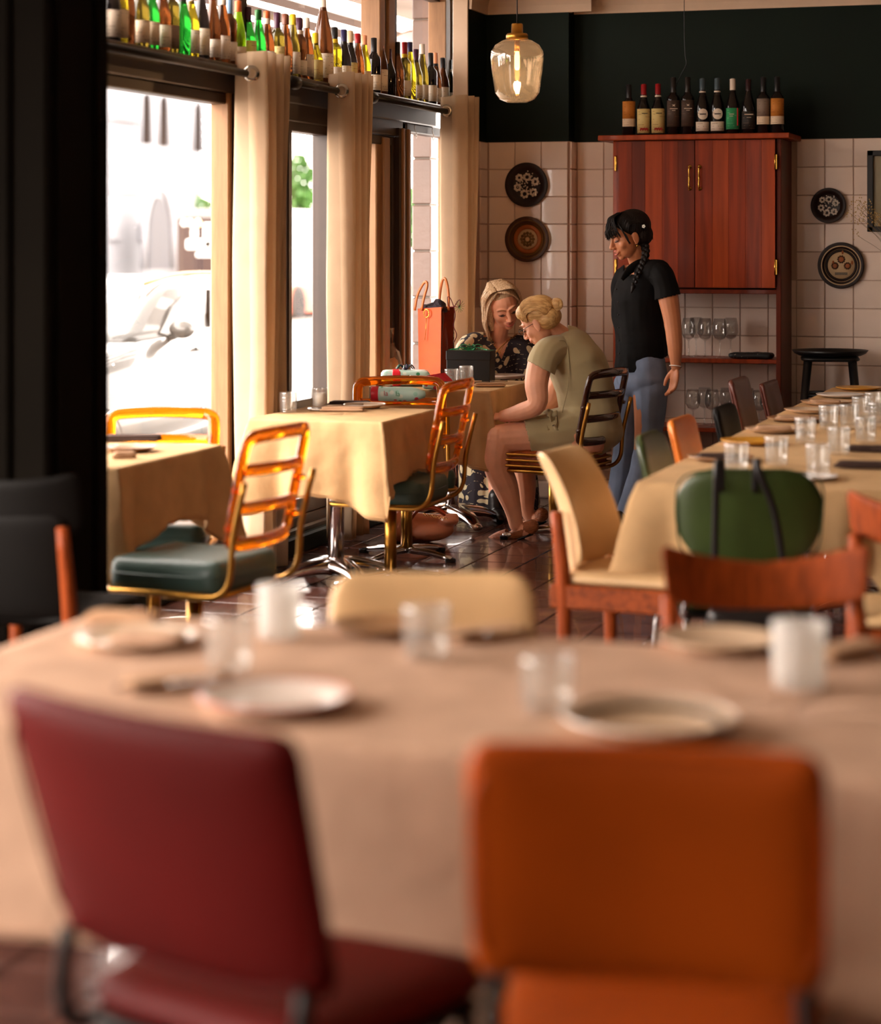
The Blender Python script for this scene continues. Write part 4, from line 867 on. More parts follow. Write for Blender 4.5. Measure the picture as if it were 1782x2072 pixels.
# ---------------------------------------------------------------- chairs
def swivel_chair(loc, rz, label, backm, seatm, group, rails='brass'):
    """pedestal chair facing +Y: moulded ladder back on two tubes, cushion, column, four feet"""
    t = T('swivel_chair', label, 'chair', loc, rz, group); tl_ = math.radians(12)
    g = G(); pad(g, .43, .43, .115, .06, M=ML((0, .0, .418), rx=PI/2), ex=16, n=20); s = O('seat', g, mt[seatm], t)
    g = G(); tube(g, [(x, y, .425) for x, y in [(.212, -.17), (.226, 0), (.212, .17), (.17, .206), (0, .22), (-.17, .206), (-.212, .17), (-.226, 0), (-.212, -.17), (-.17, -.206), (0, -.22), (.17, -.206)]], .0035, n=4, closed=True, seg=6); O('piping', g, mt[seatm], s)
    g = G(); tube(g, [(.215, -.19, .368), (.215, .19, .368), (.18, .215, .368), (-.18, .215, .368), (-.215, .19, .368), (-.215, -.19, .368), (-.18, -.215, .368), (.18, -.215, .368)], .010, closed=True, seg=8); box(g, (0, 0, .366), (.26, .26, .02), .004); O('seat_frame', g, mt[rails], t)
    def bp(x, v):   # point on the back: x across, v height 0..1 along the lean
        return Vector((x, -.235-.36*v*math.sin(tl_)-.03*(1-(x/.2)**2), .53+.36*v*math.cos(tl_)))
    W_ = .2; out = [bp(x, v) for x, v in [(-W_*.7, 0), (0, -.01), (W_*.7, 0), (W_*.93, .03), (W_, .12), (W_*1.02, .5), (W_*1.03, .86), (W_*.96, .97), (W_*.7, 1.0), (0, 1.01), (-W_*.7, 1.0), (-W_*.96, .97), (-W_*1.03, .86), (-W_*1.02, .5), (-W_, .12), (-W_*.93, .03)]]
    g = G(); tube(g, out, .0145, seg=12, n=4, closed=True, ell=1.7, upv=(0, -1, -.21)); bk = O('back_frame', g, mt[backm], t)
    for v in (.34, .69):
        g = G(); tube(g, [bp(x, v)+Vector((0, -.016*(1-(x/.2)**2), 0)) for x in (-.195, -.13, 0, .13, .195)], .0125, seg=10, n=4, ell=1.7, upv=(0, -1, -.21)); O('slat', g, mt[backm], t)
    for s_ in (1, -1):
        g = G(); tube(g, [(s_*.205, .0, .362), (s_*.222, -.14, .362), (s_*.232, -.22, .375), (s_*.235, -.262, .43), (s_*.236, -.275, .56), (s_*.24, -.318, .74)], .0105, seg=10, n=5); O('back_tube', g, mt[rails], t)
        g = G()
        for v in (.18, .52): p = bp(s_*.2, v); tube(g, [p, p+Vector((s_*.035, -.006, 0))], .012, seg=8)
        O('fixing', g, mt[backm], t)['kind'] = 'stuff'
    g = G(); tube(g, [(0, 0, .055), (0, 0, .36)], .027, seg=20); O('column', g, mt[rails], t)
    for k in range(4):
        a = PI/4+k*PI/2; g = G(); tube(g, [(0, 0, .045), (.13*math.cos(a), .13*math.sin(a), .038), (.27*math.cos(a), .27*math.sin(a), .018)], [.022, .018, .013], seg=8, n=3, upv=(0, 0, 1)); f = O('foot', g, mt['chrome'], t)
        g = G(); box(g, (.262*math.cos(a), .262*math.sin(a), .012), (.05, .03, .022), .005, None); O('foot_cap', g, mt['black'], f)
    return t
def face(camx, camd): v = cdir(camx, camd); return math.atan2(-v.x, v.y)
A = at(420, 1130, z=.45)
swivel_chair((-2.96, 6.62, 0), face(-.92, .40), 'amber ladder back swivel chair with teal seat beside the nearest window table', 'amber', 'teal', 'amber swivel chairs')
swivel_chair((-3.10, 9.02, 0), face(-.95, .30), 'amber ladder back swivel chair with teal seat tucked under the middle window table', 'amber', 'teal', 'amber swivel chairs')
pa = at(339, 870, Y=7.9); c_ = swivel_chair((pa.x+.08, 7.60, 0), face(.02, -1), 'amber back swivel chair facing the camera against the bright left window', 'amber', 'teal', 'amber swivel chairs'); c_.scale.z = .93
pa = at(812, 800, Y=10.05); c_ = swivel_chair((pa.x+.11, 9.80, 0), face(.13, -1), 'amber back swivel chair between the middle table and the gift table', 'amber', 'teal', 'amber swivel chairs'); c_.scale.z = .93
wc = at(1128, 1088, z=0); swc = swivel_chair((wc.x-.02, wc.y, 0), face(-.86, .50), 'dark smoked ladder back swivel chair holding the woman in sage green', 'amber_dark', 'teak', 'amber swivel chairs')
del swc['group']; swc.scale.z = .96
for k in range(3):
    g = G(); pp_ = [(.21, -.18), (.215, 0), (.21, .18), (.17, .208), (0, .215), (-.17, .208), (-.21, .18), (-.215, 0), (-.21, -.18), (-.17, -.208), (0, -.215), (.17, -.208)]
    tube(g, [(x*1.06, y*1.06, .395+.03*k) for x, y in pp_], .008, seg=6, n=3, closed=True); O('seat_band', g, mt['brass'], swc)
def legs_metal(t, w_, d_, z, m, r=.011, splay=.03):
    for sx in (1, -1):
        for sy in (1, -1): g = G(); tube(g, [(sx*w_/2, sy*d_/2, z), (sx*(w_/2+splay), sy*(d_/2+splay), 0)], r, seg=8); O('leg', g, mt[m], t)
def vinyl_chair(loc, rz, label, m, bw=.44, bh=.30, bz=.55, bt=.04, r=.06, bend=.5, seatm=None, legm='chrome', group=None, lean=13, topw=1.0, seat=True, uprights=True, legr=.011, flare=None):
    t = T('vinyl_chair', label, 'chair', loc, rz, group); sm = seatm or m
    g = G(); pad(g, .44, .43, .07, .08, M=ML((0, 0, .435), rx=PI/2), ex=7); s = O('seat', g, mt[sm], t)
    g = G(); box(g, (0, 0, .392), (.40, .39, .016), .004); O('seat_board', g, mt['black'], t)
    M = ML((0, -.225-.12*math.sin(math.radians(lean)), bz+bh/2), rx=math.radians(lean))
    f = flare or (lambda x, y, z: (x*(1+(topw-1)*(z/bh+.5)), y, z))
    g = G(); pad(g, bw, bh, bt, r, n=20, M=M, bend=bend, fn=f, ex=6); b = O('backrest', g, mt[m], t)
    g = G(); seam = []
    for i in range(48):
        a = 2*PI*i/48; c, s_ = math.cos(a), math.sin(a); x = math.copysign(abs(c)**.45, c)*(bw/2-.004); z = math.copysign(abs(s_)**.45, s_)*(bh/2-.004)
        x, _, z = f(x, 0, z); seam.append(M @ Vector((x, bend*x*x-bt*.32, z)))
    tube(g, seam, .003, seg=5, closed=True); O('piping', g, mt[m], b)
    if uprights:
        for s_ in (1, -1):
            g = G(); tube(g, [(s_*bw*.44, -.10, .39), (s_*bw*.44, -.20, .39), (s_*bw*.44, -.235, .43), (s_*bw*.44, -.225, bz+.03)], legr, seg=8, n=4); O('back_tube', g, mt[legm], t)
    legs_metal(t, .36, .36, .39, legm, legr)
    return t
gr = 'chairs along the left side of the long table'
# green chair at the head of the long table, with the bag straps hung over it
rz_g = face(.06, 1)
pg = at(1475, 1050, d=6.4); gc = vinyl_chair((pg.x+.25*math.sin(-rz_g)*-0+.0, pg.y+.24, 0), rz_g, 'rounded green vinyl chair with black straps at the near end of the long table', 'green_v', bw=.43, bh=.295, bz=.545, r=.135, bend=.6, lean=10, flare=lambda x, y, z: (x*(1+.22*(z+.05)), y, z))
stp = T('shoulder_bag', 'black bag hung by two thin straps over the green chair back', 'bag', (gc.location.x, gc.location.y-.05, .30), rz_g)
for xa, xb in ((-.092, -.095), (.03, .105)):
    g = G(); tube(g, [(xb, -.275, .12), (xb, -.277, .24), ((xa+xb)/2*.8+xb*.2, -.300, .42), (xa, -.318, .535), (xa*.9+.0, -.295, .572), (xa*.8, -.262, .55), (xa*.8, -.245, .47)], .0105, seg=8, n=5, ell=.35, upv=(1, 0, 0)); O('strap', g, mt['boot'], stp)
g = G(); pad(g, .26, .17, .07, .04, M=ML((.01, -.255, .055), rx=.05)); O('pouch', g, mt['boot'], stp)
RS = -PI/2   # facing +X
def row(x, y, d, label, m, **k): p = at(x, y, d=d); return vinyl_chair((p.x+.25, p.y, 0), RS+k.pop('dr', 0), label, m, group=gr, **k)
row(1322, 900, 7.85, 'dark green vinyl chair with chrome side tube, second along the long table', 'green_v', bh=.27, bz=.545, r=.11)
mt['tangerine'] = M_('tangerine_vinyl', (206, 112, 26), .42, var=.08)
row(1384, 860, 8.45, 'orange vinyl chair on the far side of the green one by the long table', 'tangerine', bh=.27, bz=.55, r=.06)
row(1470, 850, 9.15, 'black vinyl chair with a chrome frame halfway along the long table', 'dark_v', bh=.26, bz=.555, r=.07)
row(1500, 800, 10.25, 'red brown vinyl chair near the far end of the long table', 'brown_v', bh=.30, bz=.56, r=.05)
row(1556, 795, 10.9, 'dark brown chair furthest along the long table near the glass shelves', 'brown_v', bh=.20, bz=.60, r=.03, legm='iron')
# teak chairs with cream bentback
def teak_chair(loc, rz, label, backm='cream_v', group=None, curved_only=False, bz=.46, bh=.38, bw=.42):
    t = T('teak_chair', label, 'chair', loc, rz, group)
    for sx in (1, -1):
        g = G(); tube(g, [(sx*.22, -.17, 0), (sx*.215, -.18, .42), (sx*.21, -.205 if not curved_only else -.275, .66 if not curved_only else .70)], [.017, .024, .019], seg=12, n=4); O('leg', g, mt['teakv'], t)
        g = G(); tube(g, [(sx*.22, .21, 0), (sx*.22, .21, .44)], [.016, .023], seg=12); O('leg', g, mt['teakv'], t)
        g = G(); box(g, (sx*.222, -.01, .40), (.024, .42, .075), .006); O('seat_rail', g, mt['teak'], t)
    for sy in (.2, -.18): g = G(); box(g, (0, sy, .40), (.42, .022, .07), .006); O('seat_rail', g, mt['teak'], t)
    g = G(); pad(g, .42, .42, .05, .04, M=ML((0, 0, .452), rx=PI/2), ex=7); O('seat', g, mt[backm if not curved_only else 'cream_v'], t)
    if not curved_only:
        M = ML((0, -.245, bz+bh/2), rx=math.radians(17)); g = G()
        pad(g, bw, bh, .028, .05, n=20, M=M, bend=2.3, bendz=-.8, ex=6, fn=lambda x, y, z: (x*(1-.16*(z/bh+.5)), y, z)); O('backrest', g, mt[backm], t)
    else:
        g = G(); n = 20; pts = []
        M = ML((0, -.30, .72), rx=math.radians(10)); pad(g, .46, .105, .022, .022, n=20, M=M, bend=1.5, ex=6, fn=lambda x, y, z: (x*(1+.5*z), y, z*(1+.9*abs(x))+.55*x*x)); O('back_rail', g, mt['teakv'], t)
    return t
p = at(1165, 1000, d=6.95); teak_chair((p.x+.21, p.y-.0, 0), RS-.10, 'teak chair with cream bent back at the near corner of the long table')
p = at(1556, 1190, d=4.95); teak_chair((p.x+.08, p.y-.30, 0), face(.02, -1), 'teak chair with a curved top rail facing the camera behind the foreground table', curved_only=True)
p = at(1790, 1200, d=6.1); teak_chair((p.x+.12, p.y+.1, 0), face(.2, 1), 'dark teak chair with pale seat at the right edge of the frame', backm='cream_v', curved_only=True)
# foreground chairs
p = at(905, 1230, d=4.62); vinyl_chair((p.x+.05, p.y-.26, 0), face(.0, -1), 'cream vinyl chair facing the camera across the foreground table', 'cream_v', bw=.455, bh=.30, bz=.50, r=.06, bend=.35, lean=8, topw=.94)
p = at(330, 1700, d=2.92); rz_r = face(.60, .80); f = Vector((-math.sin(rz_r), math.cos(rz_r), 0)); q = p+f*.26
vinyl_chair((q.x, q.y, 0), rz_r, 'oxblood red vinyl chair in the left foreground', 'red_v', bw=.50, bh=.385, bz=.50, r=.04, bend=.25, lean=17, bt=.05, topw=1.08, legm='iron', legr=.013)
p = at(1308, 1740, d=2.72); rz_o = face(.16, .98); f = Vector((-math.sin(rz_o), math.cos(rz_o), 0)); q = p+f*.26
vinyl_chair((q.x, q.y, 0), rz_o, 'burnt orange vinyl chair in the right foreground', 'orange_v', bw=.445, bh=.32, bz=.565, r=.035, bend=-.45, lean=12, bt=.055, legm='iron', legr=.012, flare=lambda x, y, z: (x*(1-.0*z), y, z-.10*(1 if z > 0 else 0)*z*6*(.05-x*x)))
# dark chair at the left edge in front of the column
p = at(45, 1100, d=6.0); rz_d = face(.3, .95); dc = T('dark_chair', 'dark chair with a curved top rail at the left edge before the column', 'chair', (p.x-.06, p.y+.24, 0), rz_d)
M = ML((0, -.25, .76), rx=math.radians(8)); g = G(); pad(g, .44, .17, .025, .03, n=18, M=M, bend=1.2, fn=lambda x, y, z: (x, y, z+.35*x*x)); O('back_rail', g, mt['dark_v'], dc)
M = ML((0, -.235, .60), rx=math.radians(8)); g = G(); pad(g, .38, .30, .02, .05, n=14, M=M, bend=1.0); O('backrest', g, mt['dark_v'], dc)
g = G(); pad(g, .43, .42, .05, .05, M=ML((0, 0, .45), rx=PI/2)); O('seat', g, mt['dark_v'], dc)
for sx in (1, -1):
    g = G(); tube(g, [(sx*.2, -.22, 0), (sx*.2, -.23, .45), (sx*.195, -.265, .72)], [.016, .022, .018], seg=10, n=4); O('leg', g, mt['teakv'], dc)
    g = G(); tube(g, [(sx*.2, .2, 0), (sx*.2, .2, .43)], [.016, .022], seg=10); O('leg', g, mt['teakv'], dc)
# ---------------------------------------------------------------- tableware
def tumbler(loc, label, group, h=.092, r=.038, kind='diamond', cat='glass', frost=False, nm='tumbler'):
    t = T(nm, label, cat, loc, random.random()*3, group); g = G(); seg = 40; K = 16
    prof = [(0, 0), (r*.84, 0), (r*.9, .003)]+[(r*(.9+.1*i/K), .004+(h-.004)*i/K) for i in range(K+1)]+[(r*.97, h+.0005), (r*.94, h-.001)]+[(r*(.94-.08*i/4), h-.002-(h-.016)*i/4) for i in range(5)]+[(0, .013)]
    def fn(k, i, rr, z):
        if not (3 <= k <= 3+int(K*.8)): return 0
        a = i/seg*2*PI
        if kind == 'ring': return .0014*math.sin(z*620)
        if kind == 'flute': return .0016*(1 if i % 4 < 2 else -1)
        return .0012*math.sin(10*a+z*260)*math.sin(10*a-z*260)*2
    lathe(g, prof, seg, fn=fn); O('body', g, mt['frost' if frost else 'glass'], t); return t
def plate(loc, label, group, r=.115, m='plate', rimm=None, deep=.018, nm='plate'):
    t = T(nm, label, 'plate', loc, 0, group); g = G()
    lathe(g, [(0, .003), (r*.6, .003), (r*.68, .005), (r*.97, deep), (r, deep-.0005), (r*.98, deep-.004), (r*.66, 0), (0, 0)], 48); O('dish', g, mt[m], t)
    if rimm: g = G(); tube(g, [(r*.985*math.cos(a*PI/24), r*.985*math.sin(a*PI/24), deep-.001) for a in range(48)], .0026, seg=6, closed=True); O('rim', g, mt[rimm], t)
    return t
def napkin(loc, rz, label, group, m='napkin', w_=.08, l_=.2, h=.012, cutlery=True):
    t = T('folded_napkin', label, 'napkin', loc, rz, group)
    for k in range(2):
        g = G(); pad(g, w_-.008*k, l_-.012*k, h, .012, n=10, M=ML((.003*k, -.004*k, h*.5+h*.7*k), rx=PI/2, rz=.05*k), fn=lambda x, y, z: (x, y+.0015*noise.noise(Vector((x*60, z*60, k))), z)); O('fold', g, mt[m], t)
    if cutlery:
        knife((loc[0], loc[1], loc[2]+h*1.95), rz+.12, 'dinner knife on the ' + label, group+' cutlery')
    return t
def knife(loc, rz, label, group, m='steel'):
    t = T('dinner_knife', ' '.join(label.split()[:15]), 'knife', loc, rz, group); g = G()
    pad(g, .018, .115, .0022, .006, n=6, M=ML((0, .055, .002), rx=PI/2)); O('blade', g, mt['steel'], t)
    g = G(); tube(g, [(0, -.005, .003), (0, -.03, .004), (0, -.095, .004)], [.003, .0055, .007], seg=8, n=3, ell=.6, upv=(1, 0, 0)); O('handle', g, mt[m], t); return t
def P(x, y, z=ZT_): p = at(x, y, z=z); return (p.x, p.y, z)
G2 = 'glasses on the middle window table'
tumbler(P(583, 834), 'star cut glass tumbler on the middle window table', G2, h=.088, r=.039)
c = tumbler(P(646, 829), 'diamond cut glass holding a white candle on the middle window table', G2, h=.092, r=.036)
g = G(); lathe(g, [(0, .016), (.029, .016), (.029, .072), (0, .070)], 20); O('wax', g, mt['white'], c)
plate(P(648, 829.5), 'small saucer under the candle glass on the middle table', 'plates on the middle window table', r=.058, deep=.008, m='plate_w')
c.location.z += .004
plate(P(738, 825), 'stoneware plate near the far corner of the middle table', 'plates on the middle window table', r=.095, rimm='plate_w')
napkin(P(692, 831), .25+PI/2, 'pale napkin with cutlery at the near side of the middle window table', 'napkins on the middle window table')
napkin(P(706, 820), .1+PI/2, 'dark napkin at the far side of the middle window table', 'napkins on the middle window table', m='napkin_d', cutlery=False)
plate(P(262, 912), 'brown plate on the table by the dark column', 'plates on the column table', m='plate_b', r=.10)
napkin(P(268, 892), PI/2+.3, 'dark folded napkin behind the plate on the column table', 'napkins on the column table', m='napkin_d', w_=.09, l_=.22, h=.014, cutlery=False)
napkin(P(250, 926), PI/2+.5, 'crumpled pale napkin on the near edge of the column table', 'napkins on the column table', w_=.05, l_=.09, h=.012, cutlery=False)
# women's table
G3 = 'glasses on the women\'s table'
tumbler(P(914, 784), 'left diamond cut tumbler beside the black gift box', G3, h=.095, r=.038)
tumbler(P(943, 781), 'right taller cut tumbler beside the black gift box', G3, h=.105, r=.038)
plate(P(1022, 766), 'large white plate in front of the blond woman in the floral dress', 'plates on the women\'s table', r=.125, m='plate_w', deep=.022)
plate(P(965, 775), 'stoneware side plate on the women\'s table', 'plates on the women\'s table', r=.085, m='plate')
napkin(P(990, 782), PI/2+.3, 'pale napkin at the near edge of the women\'s table', 'napkins on the women\'s table', w_=.07, l_=.17)
# long table settings
gp, gg, gn = 'plates along the long table', 'ribbed glasses along the long table', 'napkins along the long table'
prev = []
for k, (x, y, m, r) in enumerate(((1445, 930, 'plate_b', .115), (1508, 897, 'plate_y', .12), (1552, 873, 'plate', .12), (1590, 851, 'plate_b', .12), (1628, 834, 'plate', .12), (1662, 818, 'plate', .12), (1700, 803, 'plate_w', .12), (1738, 789, 'plate_y', .12))):
    nm_ = {'plate_b': 'brown', 'plate_y': 'mustard', 'plate': 'beige', 'plate_w': 'white'}[m]; q = P(x, y)
    q = (max(q[0], LX0+r+.01), q[1], q[2])
    plate(q, '%s plate, %s from the camera along the left edge of the long table' % (nm_, ordn(k+1)), gp, r=r, m=m, rimm='plate_b' if m == 'plate' else None, deep=.016)
    if k in (0, 2, 3, 5): napkin((q[0]-.01, q[1]+.0, q[2]+.006), PI/2+.2, 'napkin on the %s plate from the camera on the long table' % ordn(k+1), gn, m='napkin_d' if k == 0 else 'napkin', w_=.08, l_=.15, h=.009, cutlery=False)
plate(P(1628, 968), 'pale grey plate in the middle of the long table\'s near end', gp, r=.105, m='plate_w', deep=.012)
gl = [(1490, 957), (1571, 941), (1655, 958), (1629, 897), (1676, 868), (1697, 919), (1718, 866), (1751, 895), (1742, 848), (1768, 838), (1776, 862)]
for k, (x, y) in enumerate(gl):
    tumbler(P(x, y), 'ribbed water glass on the long table, %s nearest the camera' % ordn(1+sorted(gl, key=lambda q: -q[1]).index((x, y))), gg, h=.095, r=.040, kind='ring')
napkin(P(1748, 946), PI/2, 'brown napkin at the right of the long table, nearer of two', gn, m='napkin_d', w_=.09, l_=.2, cutlery=False)
napkin(P(1760, 913), PI/2, 'brown napkin at the right of the long table, further of two', gn, m='napkin_d', w_=.08, l_=.18, cutlery=False)
# foreground table
gf, gfp, gfn = 'glasses on the foreground table', 'plates on the foreground table', 'napkins on the foreground table'
tumbler(P(462, 1362), 'clear tumbler behind the red chair on the foreground table', gf, h=.098, r=.042)
tumbler(P(565, 1290), 'milky candle glass at the far left of the foreground table', gf, h=.100, r=.042, kind='flute', frost=True)
tumbler(P(862, 1332), 'clear cut tumbler in front of the cream chair back', gf, h=.095, r=.043)
tumbler(P(1108, 1440), 'clear tumbler behind the left corner of the orange chair', gf, h=.088, r=.043)
tumbler(P(1616, 1390), 'frosted candle glass at the right of the foreground table', gf, h=.110, r=.046, kind='flute', frost=True)
plate(P(275, 1302), 'stoneware plate at the far left end of the foreground table', gfp, r=.115, m='plate')
napkin(P(300, 1300, ZT_+.008), PI/2+.1, 'white napkin lying on the far left foreground plate', gfn, m='cloth_near', w_=.07, l_=.14, h=.010, cutlery=False)
plate(P(555, 1430), 'pale plate with a pink rim behind the red chair', gfp, r=.125, m='plate_w', rimm='lips', deep=.022)
pl_ = plate(P(1312, 1478), 'cream plate with a dark inner ring behind the orange chair', gfp, r=.135, m='plate', rimm='plate_w', deep=.026); g = G(); tube(g, [(.108*math.cos(a*PI/24), .108*math.sin(a*PI/24), .0135) for a in range(48)], .007, seg=8, closed=True, ell=.4); O('inner_ring', g, mt['pdark'], pl_)
plate(P(1455, 1310), 'pale plate at the far side of the foreground table before the curved rail chair', gfp, r=.115, m='plate', deep=.022)
plate(P(770, 1278), 'shallow brown plate in front of the cream chair', gfp, r=.10, m='plate_b')
napkin(P(985, 1290), -.75, 'pale napkin with dark cutlery right of the cream chair', gfn, w_=.08, l_=.17, cutlery=False); knife(P(985, 1283, ZT_+.026), -.65, 'dark handled knife on the napkin right of the cream chair', gfn, m='black')
knife(P(345, 1385, ZT_+.022), -.75, 'dark handled knife laid across the napkin behind the red chair', gfn, m='black'); napkin(P(365, 1388), -.8, 'pale napkin under the dark knife behind the red chair', gfn, w_=.07, l_=.2, cutlery=False)
napkin(P(1715, 1325), -.55, 'pale napkin at the far right of the foreground table', gfn, w_=.08, l_=.19, cutlery=False)
napkin(P(250, 1258), PI/2, 'pale folded napkin at the far left edge of the foreground table', gfn, w_=.06, l_=.16, cutlery=False)
# ---------------------------------------------------------------- gifts and bags on the women's table
mt['gbag'] = M_('glossy_orange_paper', (206, 80, 10), .32, spec=.25, var=.12, vscale=8, bump=.15, bscale=8); mt['gdark'] = M_('bag_side_brown', (128, 46, 14), .2, coat=.7, var=.3, bump=.3, bscale=14)
mt['ribr'] = M_('red_ribbon', (120, 12, 34), .4); mt['ribg'] = M_('green_ribbon', (10, 110, 60), .35); mt['wrapr'] = M_('red_wrap', (206, 24, 44), .35)
def wrapf(N, L, tc):
    v = N.new('ShaderNodeTexVoronoi'); v.inputs['Scale'].default_value = 34; L.new(tc.outputs['Object'], v.inputs[0]); v.feature = 'F1'
    n = N.new('ShaderNodeTexNoise'); n.inputs['Scale'].default_value = 30; L.new(tc.outputs['Object'], n.inputs[0])
    c = ramp(N, L, v.outputs[1], [(0, (150, 196, 178)), (.35, (196, 44, 60)), (.5, (40, 130, 90)), (.62, (206, 214, 200))])
    m = N.new('ShaderNodeMix'); m.data_type = 'RGBA'; L.new(ramp(N, L, v.outputs[0], [(0, (255, 255, 255)), (.34, (0, 0, 0))]), m.inputs[0]); m.inputs[6].default_value = lin((176, 206, 194)); L.new(c, m.inputs[7]); return m.outputs[2]
mt['wrap'] = node_mat('festive_wrap', wrapf, .4)
bp_ = at(866, 772, z=ZT_); bag = T('gift_bag', 'tall glossy orange gift bag with two looped handles on the women\'s table', 'gift bag', (bp_.x+.0, bp_.y+.14, ZT_), -.12-YAW*0); hb = .40
g = G(); g.add([(-.075, -.06, 0), (.06, -.075, 0), (.075, .07, 0), (-.06, .085, 0), (-.082, -.06, hb-.01), (.065, -.075, hb), (.08, .065, hb), (-.07, .08, hb-.01)], [(0, 1, 5, 4), (2, 3, 7, 6), (3, 0, 4, 7), (3, 2, 1, 0)], False); O('paper_body', g, mt['gbag'], bag)
g = G(); g.add([(.061, -.075, 0), (.092, 0, 0), (.076, .07, 0), (.066, -.075, hb), (.05, 0, hb), (.081, .065, hb)], [(0, 1, 4, 3), (1, 2, 5, 4)], False); O('gusset', g, mt['gdark'], bag)
for dy, sx in ((-.07, -.01), (.07, .03)):
    g = G(); o_ = -.06 if dy < 0 else .02
    pts_ = [(-.085+sx, dy, hb-.02), (-.07+sx, dy, hb+.06), (-.035+sx, dy, hb+.125), (-.015+sx, dy, hb+.135), (-.012+sx, dy, hb+.11), (-.03+sx, dy, hb+.05), (-.045+sx, dy, hb-.02)]
    if dy > 0: pts_ = [(-.02+sx, dy-.05, hb-.02), (-.015+sx, dy-.05, hb+.07), (-.0+sx, dy-.05, hb+.145), (.02+sx, dy-.05, hb+.145), (.035+sx, dy-.05, hb+.07), (.035+sx, dy-.05, hb-.02)]
    tube(g, pts_, .0075, seg=8, n=4); O('handle', g, M_('orange_handle', (214, 120, 60), .3, coat=.5), bag)
g = G(); tube(g, [(-.02+.016*math.cos(a*PI/6), -.082, hb-.035+.022*math.sin(a*PI/6)) for a in range(12)], .003, seg=6, closed=True); tube(g, [(-.02, -.080, hb-.06), (-.03, -.078, hb-.18)], .0015, seg=5); O('clasp_ring', g, mt['gold'], bag)
tp = T('tissue_paper', 'crumpled dark tissue paper sticking out of the orange gift bag', 'tissue', (bp_.x, bp_.y+.14, ZT_+hb-.05)); g = G(); ell(g, (-.01, 0, .035), (.075, .055, .035)); ell(g, (.015, 0, .06), (.035, .03, .03)); g.v = [tuple(Vector(v)+Vector((noise.noise(Vector(v)*30), noise.noise(Vector(v)*31+Vector((5, 5, 5))), noise.noise(Vector(v)*29+Vector((9, 0, 0)))))*.014) for v in g.v]
g.sm = [False]*len(g.sm); O('crumpled_sheet', g, M_('dark_tissue', (58, 48, 56), .8), tp)
rb = T('ribbon_bow', 'deep red ribbon bow with trailing tails on the orange gift bag', 'ribbon', (bp_.x+.115, bp_.y+.10, ZT_+hb-.0)); g = G()
for sgn, h_ in ((-1, .045), (1, .03)): tube(g, [(0, 0, 0), (sgn*.02, 0, h_), (sgn*.035-.0, -.005, h_+.008), (sgn*.03, 0, .005), (0, 0, 0)], .007, seg=6, n=5, ell=.25, upv=(0, 1, 0))
tube(g, [(0, 0, 0), (.01, -.01, -.05), (0, -.01, -.10), (.018, -.01, -.15), (.004, -.01, -.19)], .008, seg=6, n=4, ell=.2, upv=(0, 1, 0)); O('bow', g, mt['ribr'], rb)
g = G()
for i in range(14): a = i*.45; tube(g, [(.03, 0, .0), (.03+.03*math.cos(a), .01*math.sin(a*3), .005+.035*math.sin(a))], .0012, seg=4)
O('pine_sprig', g, M_('pine_needles', (70, 110, 50), .7), rb)['kind'] = 'stuff'
bb = at(926, 780, z=ZT_); gb_ = T('gift_box', 'black gift box tied with a green ribbon on the women\'s table', 'gift box', (bb.x+.005, bb.y+.22, ZT_), .1); g = G(); box(g, (0, 0, .085), (.235, .15, .17), .003); O('box_body', g, mt['black'], gb_)
g = G(); box(g, (0, 0, .150), (.241, .156, .05), .003); O('lid', g, mt['black'], gb_)
g = G(); box(g, (0, -.0, .1765), (.012, .158, .002), .0005); box(g, (0, -.0, .1765), (.243, .012, .002), .0005); O('ribbon_band', g, mt['ribg'], gb_)
g = G()
for (ax, ay, s_) in ((1, .3, 1), (-1, -.2, 1), (.6, -.8, .8), (-.5, .9, .8)): tube(g, [(0, 0, .178), (.03*ax*s_, .03*ay*s_, .205), (.06*ax*s_, .05*ay*s_, .195), (.04*ax*s_, .02*ay*s_, .180), (0, 0, .178)], .006, seg=6, n=5, ell=.3, upv=(0, 1, .2))
for s_ in (-1, 1): tube(g, [(0, 0, .179), (s_*.04, -.02, .19), (s_*.08, -.03, .182), (s_*.10, -.05, .180)], .004, seg=6, n=4, ell=.3)
O('ribbon_bow', g, mt['ribg'], gb_)
w1 = at(830, 782, z=ZT_); wg = T('wrapped_present', 'flat present in pale festive paper with a red band, left of the orange bag', 'present', (w1.x-.06, w1.y+.10, ZT_), .35); g = G(); pad(g, .26, .20, .075, .02, ex=14, M=ML((0, 0, .04), rx=PI/2)); O('paper_wrap', g, mt['wrap'], wg)
g = G(); pad(g, .045, .206, .080, .008, ex=14, M=ML((-.05, 0, .04), rx=PI/2)); O('red_band', g, mt['wrapr'], wg)
g = G(); 
for i in range(6): a = i*PI/3+.3; tube(g, [(.0, .02, .08), (.03*math.cos(a), .02+.03*math.sin(a), .105), (.05*math.cos(a), .02+.04*math.sin(a), .085)], .007, seg=6, n=4, ell=.35)
O('dark_bow', g, M_('purple_green_bow', (52, 30, 70), .25, col2=(30, 80, 50), vscale=18), wg)
w2 = at(810, 800, z=ZT_+.03); wt = T('wrapped_bottle', 'tube shaped present in festive paper printed with red and green letters', 'present', (w2.x-.02, w2.y-.0, ZT_+.036), .18)
g = G(); lathe(g, [(0, -.12), (.03, -.12), (.034, -.115), (.034, .07), (.028, .10), (.016, .135), (0, .14)], 20, ML(ry=PI/2)); O('paper_tube', g, mt['wrap'], wt)
g = G(); lathe(g, [(.0345, -.118), (.0355, -.116), (.0355, -.085), (.0345, -.083)], 20, ML(ry=PI/2)); lathe(g, [(0, -.1205), (.034, -.1202)], 20, ML(ry=PI/2)); O('red_end', g, mt['wrapr'], wt)
